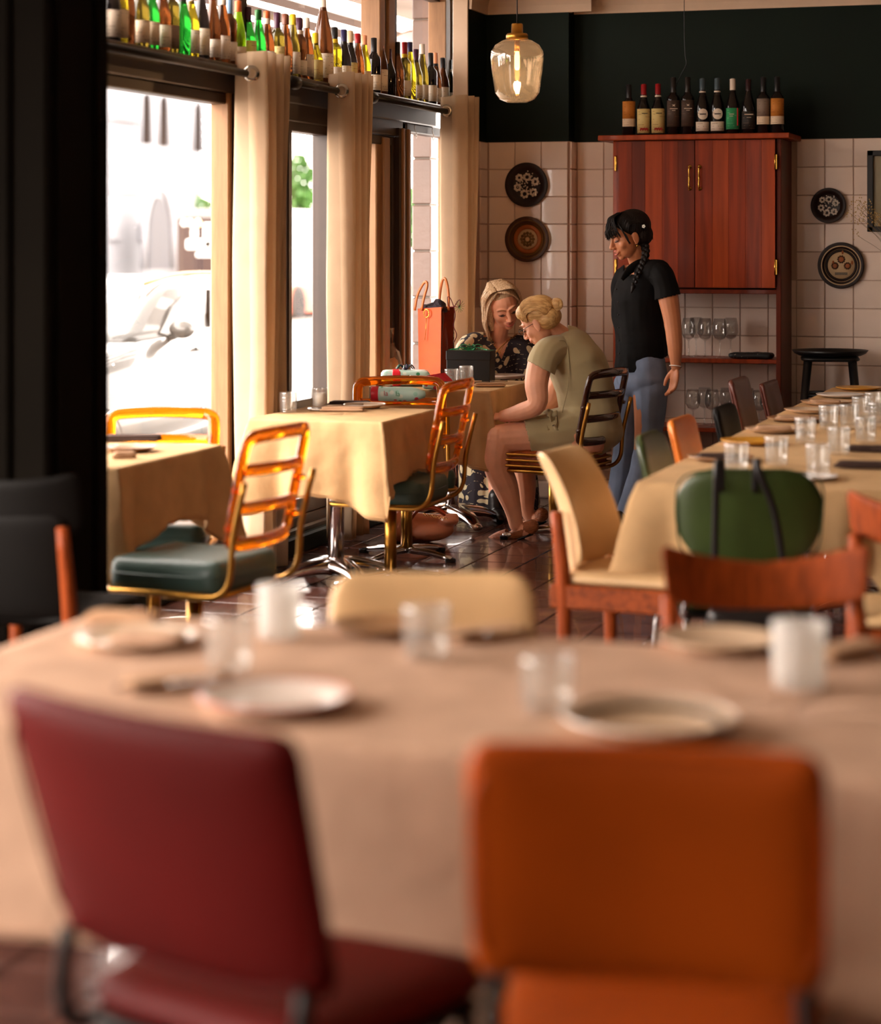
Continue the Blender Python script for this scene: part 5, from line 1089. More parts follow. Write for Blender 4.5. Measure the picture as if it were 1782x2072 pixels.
text(wt, 'la', .034, ML((-.045, -.0348, .004), rx=PI/2), mt['inkr']); text(wt, 'la', .034, ML((.012, -.0348, .002), rx=PI/2), mt['ribg'])
w3 = at(900, 790, z=ZT_); wr = T('red_present', 'red and green wrapped present right of the pale flat present', 'present', (w3.x-.05, w3.y+.05, ZT_), -.3); g = G(); pad(g, .14, .10, .04, .012, ex=12, M=ML((0, 0, .0215), rx=PI/2)); O('paper_wrap', g, mt['wrap'], wr); g = G(); prism(g, [(-.05, .041), (.07, .045), (.02, .085), (-.06, .07)], -.02, .03); O('red_flap', g, mt['wrapr'], wr)
cp = at(775, 770, z=ZT_); cl = T('cellophane_bag', 'crinkled clear cellophane gift bag by the window behind the amber chair', 'cellophane bag', (cp.x-.02, cp.y+.16, ZT_)); g = G()
lathe(g, [(0, 0), (.07, 0), (.075, .05), (.07, .10), (.055, .15), (.03, .18), (.022, .21), (.03, .27), (.028, .28), (.0, .2)], 18, smooth=False, fn=lambda k, i, r, z: .012*noise.noise(Vector((i*.9, z*22, 1)))); O('film', g, M_('cellophane', (240, 214, 180), .12, trans=.8, ior=1.12, coat=1), cl)
g = G(); ell(g, (0, 0, .065), (.05, .05, .055)); g.v = [tuple(Vector(v)+Vector((1, 1, 1))*noise.noise(Vector(v)*40)*.008) for v in g.v]; O('contents', g, M_('biscuit', (206, 160, 112), .8, var=.3, vscale=40), cl)
# handbag on the floor
hp = at(850, 1100, z=0); hbg = T('handbag', 'pinkish tan leather handbag slumped on the floor under the window tables', 'handbag', (hp.x, hp.y+.05, 0), .25); mt['hbag'] = M_('pink_tan_leather', (214, 140, 108), .35, var=.1, coat=.2, bump=.15, bscale=30)
g = G(); ell(g, (-.115, 0, .085), (.07, .10, .085)); limb(g, [(-.12, 0, .06), (.0, 0, .045), (.12, .0, .065)], [.06, .05, .035], flat=1.0); limb(g, [(-.1, .02, .12), (.05, .02, .11), (.16, 0, .13)], [.035, .03, .018]); ell(g, (.13, 0, .11), (.05, .07, .025)); ell(g, (.02, 0, .05), (.12, .09, .045))
O('bag_body', g, mt['hbag'], hbg); remesh(hbg.children[-1] if hbg.children else None, .008, 4)
for dy in (-.04, .05):
    g = G(); tube(g, [(-.06, dy, .12), (-.02, dy-.02, .165), (.05, dy-.02, .175), (.11, dy, .14)], .010, seg=8, n=5, ell=.5); O('strap', g, M_('strap_leather', (176, 84, 54), .35), hbg)
g = G()
for i in range(9): tube(g, [(.01+.014*i+.006*math.cos(a*PI/3), -.05+.002*(i % 2), .145-.003*i+.006*math.sin(a*PI/3)) for a in range(6)], .0018, seg=5, closed=True)
O('chain', g, mt['gold'], hbg)['kind'] = 'stuff'
# ---------------------------------------------------------------- people
def pp(x, y, d): return at(x, y, d=d)
def frame(f, u=Vector((0, 0, 1))):
    f = Vector(f).normalized(); r = f.cross(Vector(u)).normalized(); u2 = r.cross(f).normalized()
    return Matrix((r, f, u2)).transposed()
def headM(o, f, u, s=1.0): return Matrix.Translation(o) @ frame(f, u).to_4x4() @ Matrix.Scale(s, 4)
def head_geo(g, M, mouth=.5):
    E = lambda c, r: ell(g, c, r, M, seg=20, ring=14)
    E((0, -.012, .03), (.073, .092, .083)); E((0, .025, -.018), (.060, .062, .082)); E((0, .033, -.066), (.046, .046, .034)); E((0, .064, -.090), (.019, .017, .015))
    for s in (1, -1):
        E((s*.034, .052, -.030), (.024, .024, .026)); E((s*.075, -.008, -.012), (.007, .017, .030)); E((s*.073, -.004, -.036), (.006, .009, .010))
        E((s*.029, .0705, .002), (.0165, .012, .0105)); E((s*.010, .096, -.038), (.0075, .009, .0065))
        tube(g, [(s*.008, .084, .020), (s*.03, .080, .026), (s*.048, .062, .018)], [.005, .0062, .004], seg=8, n=3, M=M)
    tube(g, [(0, .082, .018), (0, .094, -.008), (0, .106, -.032)], [.008, .009, .011], seg=10, n=4, M=M); E((0, .104, -.034), (.011, .012, .010))
    E((0, .078, -.058), (.026, .016, .016)); E((0, .074, -.075), (.02, .014, .01))
def features(p, M, browm, lipm='lips', open_=.006):
    for s in (1, -1):
        g = G(); ell(g, (s*.029, .0745, -.0035), (.0125, .0095, .0075), M); O('eye', g, mt['iris'], p, world=True)
        g = G(); tube(g, [(s*.014, .0835, -.004), (s*.024, .0855, -.0085), (s*.036, .081, -.0085), (s*.046, .072, -.002)], [.001, .0018, .0018, .001], seg=6, n=4, M=M); O('eyelash', g, mt['lash'], p, world=True)
        g = G(); tube(g, [(s*.012, .0885, .021), (s*.028, .0875, .0285), (s*.046, .072, .024)], [.002, .0034, .0015], seg=6, n=4, M=M); O('eyebrow', g, browm, p, world=True)
    for zz, w_, nm in ((-.0525, .0045, 'upper_lip'), (-.0635-open_, .0055, 'lower_lip')):
        g = G(); tube(g, [(-.023, .079, -.058), (-.012, .0885, zz), (0, .0915, zz-.001), (.012, .0885, zz), (.023, .079, -.058)], [.002, w_, w_, w_, .002], seg=8, n=4, M=M); O(nm, g, mt[lipm], p, world=True)
    g = G(); ell(g, (0, .0865, -.058-open_*.5), (.017, .007, .003+open_*.6), M); O('mouth', g, mt['mouth'], p, world=True)
def hand(g, w, dirv, palm_n, s=1.0, curl=.35, side=1, spread=.16):
    """palm + four fingers + thumb; w wrist, dirv towards fingertips, palm_n out of the palm"""
    d = Vector(dirv).normalized(); n = Vector(palm_n); n = (n-d*n.dot(d)).normalized(); x = d.cross(n)*side
    for i, (o, L, r) in enumerate(((-.028, .070, .0085), (-.009, .078, .0088), (.010, .073, .0085), (.028, .058, .0075))):
        k = w+d*.088*s+x*o*s+n*.002; a = curl*(1+.15*i); dd = (d+x*o*spread*8).normalized(); pts = [w+d*.035*s+x*o*.7*s, k]; c = dd
        for j, f in enumerate((.45, .31, .24)):
            ang = a*(j+.6); v = (dd*math.cos(ang)+n*math.sin(ang)); pts.append(pts[-1]+v*L*f*s)
        tube(g, pts, [.012*s, r*1.15*s, r*1.05*s, r*.95*s, r*.75*s], seg=10, n=3); ell(g, pts[-1], (r*.78*s,)*3, seg=8, ring=6)
    pts = [w+d*.018*s-x*.016*s, w+d*.045*s-x*.040*s+n*.012*s, w+d*.075*s-x*.052*s+n*.022*s, w+d*.100*s-x*.050*s+n*.028*s]
    tube(g, pts, [.014*s, .0125*s, .0105*s, .008*s], seg=10, n=3); ell(g, pts[-1], (.0085*s,)*3, seg=8, ring=6)
    R = Matrix((x, d, n)).transposed(); ell(g, w+d*.055*s, (.040*s, .055*s, .015*s), R=R)
def torso(g, lst, R, infl=0.0):
    L2 = []
    for p, q in zip(lst, lst[1:]): L2 += [tuple(u+(v-u)*t for u, v in zip(p, q)) for t in (0, .25, .5, .75)]
    for (x, y, d, a, b, c) in L2+[lst[-1]]: ell(g, pp(x, y, d), (a+infl, b+infl, c+infl), R=R, seg=24, ring=16)
def cut(o, test):
    bm = bmesh.new(); bm.from_mesh(o.data); L = Matrix.Identity(4); p = o.parent
    while p: L = p.matrix_basis @ L; p = p.parent
    bmesh.ops.delete(bm, geom=[f for f in bm.faces if test(L @ f.calc_center_median())], context='FACES'); bm.to_mesh(o.data); bm.free()
def px(p):  # picture position and depth of a room point
    cx = p.x*CS+p.y*SN; d = -p.x*SN+p.y*CS; return 891+cx/d*FX, HOR+(H-p.z)/d*FX, d
def fabric_noise(o, amp, sc_, seed=0, dirz=1.0):
    me = o.data; nn = [v.normal.copy() for v in me.vertices]; cc = [v.co.copy() for v in me.vertices]; out = []
    for c_, n_ in zip(cc, nn): q = Vector((c_.x*sc_, c_.y*sc_, c_.z*sc_*dirz+seed)); out.extend(c_+n_*amp*noise.noise(q))
    me.vertices.foreach_set('co', out); me.update()
# floral material for the dress
def floral(N, L, tc):
    mp = N.new('ShaderNodeMapping'); L.new(tc.outputs['Object'], mp.inputs[0])
    n = N.new('ShaderNodeTexNoise'); n.inputs['Scale'].default_value = 9; n.inputs['Detail'].default_value = 1; L.new(mp.outputs[0], n.inputs[0])
    ad = N.new('ShaderNodeMix'); ad.data_type = 'VECTOR'; ad.inputs[0].default_value = .14; L.new(mp.outputs[0], ad.inputs[4]); L.new(n.outputs[1], ad.inputs[5])
    v = N.new('ShaderNodeTexVoronoi'); v.inputs['Scale'].default_value = 19; L.new(ad.outputs[1], v.inputs[0])
    v2 = N.new('ShaderNodeTexVoronoi'); v2.inputs['Scale'].default_value = 17; v2.feature = 'DISTANCE_TO_EDGE'; L.new(ad.outputs[1], v2.inputs[0])
    wv = N.new('ShaderNodeTexWave'); wv.wave_type = 'RINGS'; wv.inputs['Scale'].default_value = 5; wv.inputs['Distortion'].default_value = 7; wv.inputs['Detail'].default_value = 2; L.new(mp.outputs[0], wv.inputs[0])
    vd = N.new('ShaderNodeTexVoronoi'); vd.inputs['Scale'].default_value = 75; L.new(mp.outputs[0], vd.inputs[0])
    leaf = ramp(N, L, v.outputs[0], [(0, (255, 255, 255)), (.43, (0, 0, 0))]); vein = ramp(N, L, wv.outputs[0], [(0, (0, 0, 0)), (.42, (255, 255, 255)), (.55, (0, 0, 0))]); dots = ramp(N, L, vd.outputs[0], [(0, (255, 255, 255)), (.45, (0, 0, 0))])
    m1 = N.new('ShaderNodeMath'); m1.operation = 'MULTIPLY'; L.new(vein, m1.inputs[0]); L.new(dots, m1.inputs[1])
    sel = ramp(N, L, v.outputs[1], [(0, (0, 0, 0)), (.25, (255, 255, 255))]); m3 = N.new('ShaderNodeMath'); m3.operation = 'MULTIPLY'; L.new(leaf, m3.inputs[0]); L.new(sel, m3.inputs[1])
    m2 = N.new('ShaderNodeMath'); m2.operation = 'MAXIMUM'; L.new(m3.outputs[0], m2.inputs[0]); L.new(m1.outputs[0], m2.inputs[1])
    mx = N.new('ShaderNodeMix'); mx.data_type = 'RGBA'; L.new(m2.outputs[0], mx.inputs[0]); mx.inputs[6].default_value = lin((34, 26, 36)); mx.inputs[7].default_value = lin((206, 188, 150)); return mx.outputs[2]
mt['floral'] = node_mat('floral_dress', floral, .75)
mt['iris'] = M_('shaded_eye', (92, 62, 50), .3)
def strands(p, paths, m, r=.0017, n=200, jit=.004, nm='hair_strands', ends=.02):
    rnd = random.Random(11); g = G()
    for k in range(n):
        t = rnd.random()*(len(paths)-1); i = min(int(t), len(paths)-2); f = t-i
        q = [a.lerp(b, f)+Vector((rnd.gauss(0, jit), rnd.gauss(0, jit), rnd.gauss(0, jit)))*(.5 if j < len(paths[i])-2 else 1) for j, (a, b) in enumerate(zip(paths[i], paths[i+1]))]
        q[-1] = q[-2].lerp(q[-1], 1-rnd.random()*ends*8); tube(g, q, [r]*(len(q)-1)+[r*.4], seg=4, n=4)
    o = O(nm, g, m, p, world=True); o['kind'] = 'stuff'; return o
def capguides(M, end, back=.10, sp=1.0):
    out = []
    for k in range(13):
        a = -1+k/6; c = math.sqrt(max(0, 1-a*a*.92))
        out.append([M @ Vector(q) for q in [(.079*a*sp, .068*c+.006, .082-.062*a*a), (.084*a*sp, .02*c, .123*c+.030*(1-c)), (.082*a*sp, -.05, .112*c+.02*(1-c)), (.07*a*sp, -.098*(.6+.4*c), .06*c-.01*(1-c)), (end[0]+.030*a, end[1], end[2]+.022*c)]])
    return out
UP = Vector((0, 0, 1))
# ---- woman in the floral dress
rA = pp(1005, 870, 12.3); A = T('person', 'seated woman with shoulder length blond hair in a dark floral dress facing us', 'person', (rA.x, rA.y, .46))
fA = cdir(.25, -.97); RA = frame(fA)
tA = [(1006, 872, 12.32, .17, .12, .11), (1004, 820, 12.3, .145, .105, .12), (1001, 765, 12.27, .15, .105, .12), (1000, 716, 12.24, .165, .088, .085)]
g = G(); torso(g, tA, RA)
hA = headM(pp(1017, 620, 12.12), cdir(.30, -.86, -.40), Vector((-.26*CS, -.26*SN, .92)), 1.08) @ Matrix.Scale(1.09, 4, (1, 0, 0)); head_geo(g, hA)
limb(g, [pp(1003, 705, 12.25), pp(1008, 682, 12.22), pp(1014, 655, 12.16)], [.062, .050, .050])
limb(g, [pp(958, 700, 12.2), pp(1000, 697, 12.24), pp(1050, 702, 12.24)], [.05, .055, .05])
limb(g, [pp(949, 703, 12.2), pp(930, 780, 12.15), pp(962, 806, 11.95)], [.050, .042, .030]); limb(g, [pp(1058, 708, 12.24), pp(1078, 785, 12.2), pp(1048, 812, 11.98)], [.050, .042, .030])
hand(g, pp(962, 806, 11.95), cdir(.6, -.8, -.1), -UP, .95, .3, 1); hand(g, pp(1048, 812, 11.98), cdir(-.6, -.8, -.1), -UP, .95, .3, -1)
limb(g, [pp(990, 880, 12.3), pp(962, 880, 11.98), pp(930, 950, 12.0), pp(909, 1018, 12.08)], [.09, .06, .052, .036]); limb(g, [pp(1022, 880, 12.3), pp(1012, 882, 11.95), pp(1006, 960, 11.8), pp(1004, 1030, 11.72)], [.09, .06, .052, .036])
bA = O('body', g, mt['skin_a'], A, world=True); remesh(bA, .0038, 3)
features(A, hA, mt['brow_fair'], open_=.005)
g = G(); torso(g, tA, RA, .019)
for s, sh, el in ((1, pp(949, 700, 12.2), pp(928, 782, 12.15)), (-1, pp(1058, 706, 12.24), pp(1080, 786, 12.2))): limb(g, [pp(1000, 700, 12.24), sh, sh.lerp(el, .55), el], [.07, .070, .078, .085])
limb(g, [pp(1010, 872, 12.3), pp(975, 878, 12.0), pp(968, 900, 11.95), pp(968, 1024, 11.98)], [.14, .10, .105, .12]); limb(g, [pp(1010, 872, 12.3), pp(1030, 880, 12.0), pp(1044, 900, 11.93), pp(1050, 1020, 11.95)], [.14, .10, .105, .12]); limb(g, [pp(1005, 885, 11.95), pp(1008, 1018, 11.96)], [.11, .12])
dA = O('dress', g, mt['floral'], A, world=True); remesh(dA, .0065, 5); fabric_noise(dA, .010, 12, 3, .6)
def vA(p):
    x, y, d = px(p); w_ = (728-y)*.40
    return (p.z < .035) or (d < 12.22 and 640 < y < 728 and 1014-w_*1.12 < x < 1014+w_*1.05) or (y < 682 and 978 < x < 1040)
cut(dA, vA)
for (x, y, d, dx) in ((907, 1036, 12.1, -.25), (1004, 1050, 11.72, .1)):
    g = G(); a = pp(x, y, d); a.z = .055; fw = cdir(dx, -.9); limb(g, [a+UP*.075, a+UP*.01, a-UP*.015], [.045, .047, .042]); limb(g, [a-UP*.018, a-UP*.025+fw*.09, a-UP*.028+fw*.15], [.04, .035, .026]); b = O('ankle_boot', g, mt['boot'], A, world=True); remesh(b, .006, 2)
# hair: cap and two curtains
g = G(); M = hA
ell(g, (0, -.028, .040), (.082, .092, .084), M, seg=24, ring=16); ell(g, (0, .012, .076), (.062, .050, .042), M)
tube(g, [M @ Vector(q) for q in [(0, -.075, .06), (0, -.080, -.03), (0, -.07, -.115)]], [.068, .066, .045], seg=16, n=5)
for s in (1, -1): tube(g, [M @ Vector(q) for q in [(s*.05, .0, .09), (s*.066, .004, .04), (s*.070, .0, -.04), (s*.068, .0, -.12 if s > 0 else -.09)]], [.028, .026, .024, .014], seg=12, n=5)
gd = []
for s in (1, -1):
    for k in range(9):
        th = math.radians((72 if s > 0 else 58)+14.5*k); L = -.175 if s > 0 else -.135; y0 = .055-.014*k
        gd.append([M @ Vector(q) for q in [(.028, y0, .128), (s*(.034+.022*math.sin(th))+.008, y0*.6+.04*math.cos(th)+.012, .122), (s*.088*math.sin(th), .094*math.cos(th)-.008, .062), (s*.097*math.sin(th), .098*math.cos(th)-.010, -.01), (s*.099*math.sin(th), .098*math.cos(th)-.010, -.08), (s*.092*math.sin(th), .092*math.cos(th)-.004, L)]])
sw = [[M @ Vector(q) for q in Q] for Q in ([(.028, .058-e, .118+e*.1), (-.015, .067-e, .104+e*.3), (-.052, .062-e*1.2, .070+e*.4), (-.078, .038-e, .012), (-.090, .022-e, -.055), (-.088, .026, -.115)] for e in (0, .012, .024, .04))]
strands(A, sw, mt['hair_a'], .0021, 260, .0035, 'fringe')
sw = [[M @ Vector(q) for q in Q] for Q in ([(.028, .058-e, .118+e*.1), (.050, .054-e, .097), (.073, .042-e, .052), (.090, .030-e, -.01), (.098, .020-e, -.08), (.094, .020, -.16)] for e in (0, .012, .024, .04))]
strands(A, sw, mt['hair_a'], .0021, 260, .0035, 'fringe')
strands(A, gd[:9], mt['hair_a'], .0021, 300, .0035); strands(A, gd[9:], mt['hair_a'], .0021, 300, .0035)
hr = O('hair', g, mt['hair_a'], A, world=True); remesh(hr, .0035, 10); pass
g = G(); tube(g, [pp(992, 690, 12.13), pp(1004, 705, 12.09), pp(1010, 712, 12.08), pp(1016, 704, 12.09), pp(1026, 688, 12.13)], .0012, seg=5, n=5); ell(g, pp(1011, 714, 12.075), (.005,)*3); O('necklace', g, mt['gold'], A, world=True)
g = G(); tube(g, [pp(1046, 676, 12.12), pp(1022, 694, 12.03), pp(1000, 716, 12.01), pp(978, 738, 12.03), pp(960, 758, 12.1)], .0055, seg=6, n=5, ell=.5); O('chain_strap', g, mt['brass'], A, world=True)
# ---- woman in sage green
rB = pp(1190, 905, 11.1); B = T('person', 'seated woman with blond bun and glasses in a sage green dress, back to us', 'person', (rB.x, rB.y, .47))
fB = cdir(-.86, .50); RB = frame(fB)
tB = [(1196, 872, 11.08, .18, .135, .095), (1190, 822, 11.1, .155, .125, .12), (1182, 780, 11.1, .15, .126, .12), (1166, 738, 11.1, .165, .125, .115), (1150, 708, 11.1, .165, .100, .088)]
g = G(); torso(g, tB, RB)
hB = headM(pp(1091, 650, 11.02), cdir(-.74, .38, -.50), Vector((-.30*CS+.0, -.30*SN, .9)), 1.05); head_geo(g, hB)
limb(g, [pp(1144, 692, 11.1), pp(1126, 674, 11.08), pp(1104, 658, 11.04)], [.066, .054, .052])
limb(g, [pp(1112, 712, 10.98), pp(1096, 726, 10.92), pp(1085, 775, 10.88), pp(1086, 818, 10.86), pp(1052, 834, 10.92), pp(1018, 842, 10.99)], [.066, .064, .060, .050, .043, .030])
limb(g, [pp(1165, 712, 11.26), pp(1130, 770, 11.32), pp(1108, 822, 11.33), pp(1030, 838, 11.22)], [.06, .055, .048, .030])
hand(g, pp(1018, 842, 10.99), cdir(-.95, .35, -.08), cdir(.2, .3, -.9), .95, .35, 1); hand(g, pp(1030, 838, 11.22), cdir(-.9, .1, -.1), -UP, .95, .35, -1)
limb(g, [pp(1190, 882, 11.0), pp(1100, 882, 10.98), pp(1012, 888, 10.98)], [.105, .092, .074]); limb(g, [pp(1012, 890, 10.98), pp(1006, 940, 10.98), pp(1023, 985, 10.99), pp(1037, 1030, 11.0), pp(1044, 1062, 11.0)], [.074, .072, .064, .044, .036])
limb(g, [pp(1195, 882, 11.25), pp(1110, 884, 11.3), pp(1058, 892, 11.32)], [.105, .09, .07]); limb(g, [pp(1058, 892, 11.32), pp(1060, 945, 11.32), pp(1064, 990, 11.33), pp(1066, 1030, 11.34), pp(1074, 1048, 11.34)], [.070, .062, .052, .038, .034])
limb(g, [pp(1064, 1072, 10.98), pp(1040, 1084, 11.02), pp(1004, 1097, 11.05)], [.036, .030, .018]); limb(g, [pp(1086, 1048, 11.32), pp(1074, 1058, 11.4), pp(1052, 1062, 11.5)], [.032, .028, .018])
bB = O('body', g, mt['skin_b'], B, world=True); remesh(bB, .004, 3)
features(B, hB, mt['brow_fair'], open_=.0)
g = G(); torso(g, tB, RB, .022)
limb(g, [pp(1132, 700, 11.04), pp(1106, 712, 10.95)], [.075, .078]); limb(g, [pp(1165, 706, 11.24), pp(1142, 735, 11.3)], [.08, .08])
limb(g, [pp(1152, 690, 11.12), pp(1136, 682, 11.09)], [.075, .066])
limb(g, [pp(1196, 868, 11.06), pp(1120, 880, 11.0), pp(1072, 882, 10.98)], [.145, .13, .113]); limb(g, [pp(1196, 868, 11.15), pp(1120, 874, 11.28), pp(1085, 878, 11.3)], [.14, .12, .105]); limb(g, [pp(1185, 870, 11.12), pp(1090, 876, 11.14)], [.13, .11])
dB = O('dress', g, mt['sage'], B, world=True); remesh(dB, .0065, 6); fabric_noise(dB, .008, 9, 7)
def vB(p):
    x, y, d = px(p)
    if y < 668+(1152-x)*.45 and x < 1150: return True     # open neckline
    if y > 846 and x < 1060+(y-850)*.25: return True        # hem of the skirt
    return False
cut(dB, vB)
g = G(); limb(g, [pp(1138, 706, 11.02), pp(1112, 712, 10.95), pp(1099, 728, 10.91), pp(1093, 750, 10.89)], [.076, .078, .077, .076]); sl = O('cap_sleeve', g, mt['sage'], B, world=True); remesh(sl, .005, 5)
cut(sl, lambda p: (lambda x, y, d: y > 729+(x-1066)*.52)(*px(p))); s = sl.modifiers.new('t', 'SOLIDIFY'); s.thickness = .004
s = dB.modifiers.new('t', 'SOLIDIFY'); s.thickness = .004
g = G(); tube(g, [pp(1100, 704, 10.88), pp(1142, 690, 10.93), pp(1152, 740, 10.92), pp(1148, 790, 10.92), pp(1138, 832, 10.94), pp(1137, 872, 10.93)], .0014, seg=5, n=5)
O('seam', g, M_('sage_seam', (134, 118, 84), .9), B, world=True)
g = G()
for (a, b, c, r_) in (((1100, 836), (1118, 858), (1112, 836), .020), ((1112, 862), (1126, 842), (1124, 866), .022), ((1084, 846), (1108, 838), (1126, 836), .016), ((1104, 850), (1116, 866), (1108, 872), .014)):
    tube(g, [pp(a[0], a[1], 10.92), pp(c[0], c[1], 10.88), pp(b[0], b[1], 10.92)], [r_*.5, r_, r_*.5], seg=10, n=5, ell=.35, upv=(0, 0, 1))
O('waist_bow', g, mt['sage'], B, world=True)
g = G(); M = hB
ell(g, (0, -.024, .040), (.080, .092, .080), M, seg=24, ring=16); ell(g, (0, -.05, -.01), (.076, .066, .055), M, seg=20, ring=12); ell(g, (0, .035, .075), (.062, .05, .042), M)
tube(g, [M @ Vector(q) for q in [(0, -.085, .02), (0, -.108, .02)]], [.035, .03], seg=12)
strands(B, capguides(hB, (0, -.112, .018)), mt['hair_b'], .002, 260, .0025)
hr = O('hair', g, mt['hair_b'], B, world=True); remesh(hr, .0035, 10)
g = G(); c = hB @ Vector((0, -.124, .022)); ell(g, c, (.030, .030, .028)); ell(g, c+Vector((.005, 0, .012)), (.024, .024, .02)); tube(g, [c+Vector((.026*math.cos(a*PI/6), -.01, .026*math.sin(a*PI/6))) for a in range(12)], .009, closed=True, seg=8); b = O('hair_bun', g, mt['hair_b'], B, world=True); remesh(b, .004, 2); fabric_noise(b, .002, 110, 2, .3)
g = G(); tube(g, [c+Vector((0, 0, 0))-(hB.to_3x3() @ Vector((0, -.024, 0)))+.02*Vector((0, math.cos(a*PI/6), math.sin(a*PI/6))) for a in range(12)], .004, closed=True, seg=6); O('hair_tie', g, mt['boot'], B, world=True)
g = G()
for s in (1, -1):
    tube(g, [M @ Vector((s*.032+.024*math.cos(a*PI/8), .098, .0+.018*math.sin(a*PI/8))) for a in range(16)], .0013, seg=5, closed=True); tube(g, [M @ Vector(q) for q in [(s*.056, .096, .006), (s*.074, .04, .004), (s*.078, -.006, .0), (s*.076, -.02, -.018)]], .0016, seg=5, n=3)
tube(g, [M @ Vector(q) for q in [(-.009, .099, .004), (0, .103, .007), (.009, .099, .004)]], .0013, seg=5); O('glasses', g, mt['lash'], B, world=True)
for (hl, tt, k) in ((pp(1076, 1070, 10.97), pp(984, 1099, 11.05), 0), (pp(1096, 1046, 11.3), pp(1060, 1062, 11.52), 1)):
    g = G(); v = tt-hl; limb(g, [hl+UP*.012, hl+v*.35+UP*.006, hl+v*.75+UP*.002, tt], [.037, .035, .036, .020]); 
    sh = O('woven_shoe', g, mt['shoe'], B, world=True); remesh(sh, .005, 2)
    def cs(p, hl=hl, v=v):
        t_ = (p-hl).dot(v)/v.length_squared; q = hl+v*t_; return .12 < t_ < .52 and p.z > q.z+.012
    cut(sh, cs)
    g = G(); tube(g, [hl-UP*.026, hl+v*.5-UP*.030, tt-UP*.014], [.030, .030, .018], seg=8, n=3, ell=.25, upv=v.cross(UP)); O('sole', g, mt['boot'], sh, world=True)
    g = G(); tube(g, [hl+v*.02+UP*.02, hl+v*.03+UP*.028], .004); 
# ---- waitress
rW = pp(1275, 1058, 11.6); W = T('person', 'standing waitress with dark braid, black short sleeved shirt and jeans, looking down', 'person', (rW.x, rW.y, 0))
fW = cdir(-.94, -.34); RW = frame(fW)
tW = [(1299, 764, 11.6, .165, .115, .11), (1297, 712, 11.6, .145, .105, .11), (1293, 662, 11.6, .135, .105, .12), (1290, 606, 11.6, .15, .112, .115), (1299, 566, 11.6, .16, .088, .075)]
g = G(); torso(g, tW, RW)
hW = headM(pp(1273, 478, 11.56), cdir(-.93, -.20, -.26), Vector((-.12*CS, -.12*SN, 1)), 1.07); head_geo(g, hW)
limb(g, [pp(1303, 556, 11.6), pp(1293, 532, 11.6), pp(1284, 505, 11.58)], [.065, .054, .053])
limb(g, [pp(1322, 552, 11.52), pp(1342, 562, 11.43), pp(1352, 605, 11.38), pp(1360, 650, 11.36), pp(1365, 700, 11.35), pp(1367, 742, 11.35)], [.06, .060, .054, .046, .040, .026])
limb(g, [pp(1285, 556, 11.7), pp(1268, 566, 11.78), pp(1262, 650, 11.85), pp(1258, 735, 11.8)], [.06, .055, .043, .027])
hand(g, pp(1367, 742, 11.35), (cdir(-.10, -.05, -1)), cdir(-.85, -.35, 0), 1.0, .32, -1); hand(g, pp(1258, 735, 11.8), cdir(-.1, 0, -1), cdir(.8, 0, 0), .95, .3, 1)
limb(g, [pp(1314, 780, 11.53), pp(1306, 900, 11.53), pp(1284, 1030, 11.5)], [.09, .062, .045]); limb(g, [pp(1278, 780, 11.72), pp(1268, 900, 11.75), pp(1256, 1020, 11.76)], [.09, .062, .045])
bW = O('body', g, mt['skin_w'], W, world=True); remesh(bW, .0038, 3)
features(W, hW, mt['hair_w'], open_=.005)
g = G(); torso(g, tW[1:], RW, .024)
limb(g, [pp(1300, 556, 11.56), pp(1330, 553, 11.46)], [.08, .074]); limb(g, [pp(1298, 560, 11.62), pp(1268, 566, 11.78), pp(1264, 606, 11.82)], [.075, .075, .075])
limb(g, [pp(1304, 552, 11.6), pp(1296, 538, 11.6)], [.085, .070]); limb(g, [pp(1294, 690, 11.6), pp(1298, 742, 11.6)], [.13, .148])
sW = O('shirt', g, mt['shirt'], W, world=True); remesh(sW, .006, 5); fabric_noise(sW, .011, 11, 4, .7)
def vW(p):
    x, y, d = px(p)
    if y > 748 - abs(x-1300)*.02+(6 if x < 1310 else -(x-1310)*.7): return True
    if y < 553 and x < 1284 and y < 553-(x-1252)*.2+10 and x > 1250 and False: return True
    return (x < 1283 and y < 556 and x > 1262) or y < 528-(x-1290)*.1
g2_ = G(); limb(g2_, [pp(1322, 555, 11.50), pp(1339, 560, 11.43), pp(1348, 582, 11.40), pp(1351, 616, 11.38)], [.074, .071, .068, .069]); sl = O('sleeve', g2_, mt['shirt'], W, world=True); remesh(sl, .005, 5); fabric_noise(sl, .008, 13, 4, .7)
cut(sl, lambda p: (lambda x, y, d: y > 597+(1365-x)*.24)(*px(p))); s = sl.modifiers.new('t', 'SOLIDIFY'); s.thickness = .003
cut(sW, vW); s = sW.modifiers.new('t', 'SOLIDIFY'); s.thickness = .003
g = G()
for s_ in (1, -1):
    n0 = pp(1268, 556, 11.52 if s_ < 0 else 11.62); tube(g, [pp(1262+4*s_, 566, 11.49+.06*(s_ > 0)), pp(1272, 548, 11.50+.13*(s_ > 0)), pp(1292, 534, 11.52+.14*(s_ > 0)), pp(1312, 530, 11.6)], [.010, .022, .024, .02], seg=8, n=5, ell=.35, upv=(0, 0, 1))
O('collar', g, mt['shirt'], W, world=True)
g = G()
for y in range(585, 740, 26): x = 1250 if y > 600 else 1247; ell(g, pp(x+ (y-600)*.02, y, 11.47), (.0045,)*3)
O('button', g, mt['boot'], W, world=True)['kind'] = 'stuff'
g = G(); torso(g, tW[:2], RW, .012)
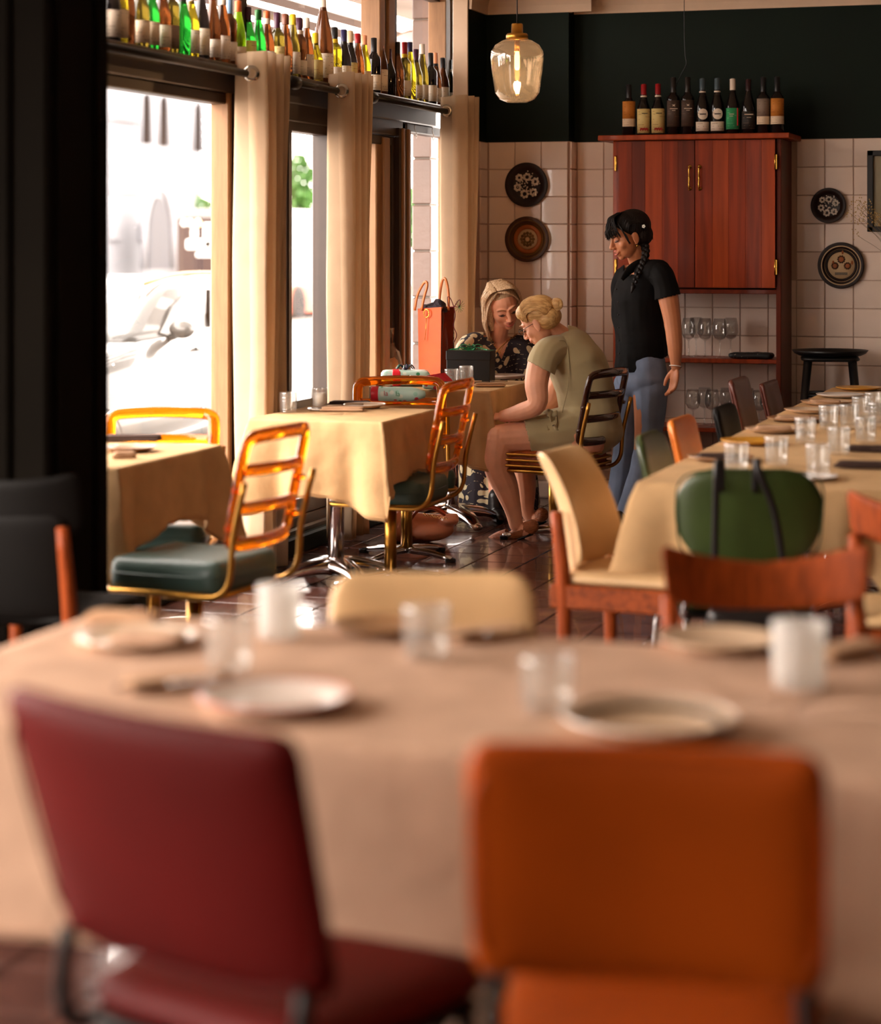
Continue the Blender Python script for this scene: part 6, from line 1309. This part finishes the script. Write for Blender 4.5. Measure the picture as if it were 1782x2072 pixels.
limb(g, [pp(1316, 782, 11.53), pp(1312, 880, 11.53), pp(1302, 940, 11.52), pp(1278, 1040, 11.5)], [.098, .072, .070, .082]); limb(g, [pp(1276, 782, 11.72), pp(1268, 890, 11.74), pp(1262, 950, 11.75), pp(1252, 1028, 11.76)], [.098, .072, .07, .08])
jW = O('jeans', g, mt['jeans'], W, world=True); remesh(jW, .0065, 4); fabric_noise(jW, .006, 14, 2, .6)
cut(jW, lambda p: p.z < .03)
for (x, d) in ((1272, 11.48), (1248, 11.76)):
    a = pp(x, 1050, d); a.z = .05; g = G(); fw = cdir(-.9, -.3); limb(g, [a, a-UP*.01+fw*.08, a-UP*.02+fw*.16], [.045, .04, .026]); b = O('shoe', g, mt['boot'], W, world=True); remesh(b, .006, 2)
g = G(); M = hW
ell(g, (0, -.028, .044), (.084, .096, .086), M, seg=24, ring=16); ell(g, (0, -.058, -.008), (.078, .062, .06), M, seg=20, ring=12)
strands(W, capguides(hW, (-.02, -.100, -.050)), mt['hair_w'], .002, 260, .0025)
bg_ = [[M @ Vector(q) for q in [(a*.03, .02, .124), (a*.040, .070, .108), (a*.050, .098-.018*a*a, .072), (a*.056, .108-.026*a*a, .038), (a*.060, .108-.032*a*a, .010+.004*abs(a))]] for a in (-1.2, -.8, -.4, 0, .4, .8, 1.2)]
strands(W, bg_, mt['hair_w'], .0019, 110, .005, 'fringe')
for s in (1, -1): strands(W, [[M @ Vector(q) for q in [(s*.055, .055, .085), (s*(.074+e), .050, .045), (s*(.078+e), .040, .005), (s*(.078+e), .030, -.035)]] for e in (0, .004)], mt['hair_w'], .0014, 22, .003, 'loose_strands')
hr = O('hair', g, mt['hair_w'], W, world=True); remesh(hr, .0035, 10)
g = G(); br = catmull([pp(1303, 490, 11.54), pp(1306, 512, 11.50), pp(1300, 535, 11.46), pp(1290, 556, 11.44), pp(1281, 580, 11.43)], 5)
for i, q in enumerate(br):
    ell(g, q+Vector((.007*(-1)**i, 0, 0)), (.019-.0006*i, .017-.0004*i, .020-.0005*i))
b = O('braid', g, mt['hair_w'], W, world=True)
g = G(); limb(g, [pp(1281, 580, 11.43), pp(1277, 592, 11.43)], [.013, .004]); O('braid_end', g, mt['hair_w'], W, world=True)
g = G(); q = pp(1302, 458, 11.47); 
for i in range(5): a = i*PI/2.5; ell(g, q+Vector((.006*math.cos(a), 0, .006*math.sin(a))), (.0045, .003, .0045))
O('hair_clip', g, mt['white'], W, world=True)
g = G(); ell(g, hW @ Vector((-.081, -.002, -.052)), (.005,)*3); O('earring', g, mt['gold'], W, world=True)
g = G(); c = pp(1366.5, 741, 11.35); tube(g, [c+Vector((.031*math.cos(a*PI/8), .031*math.sin(a*PI/8), .006*math.cos(a*PI/8+1.9))) for a in range(16)], .0028, seg=6, closed=True); O('bracelet', g, mt['plate_w'], W, world=True)
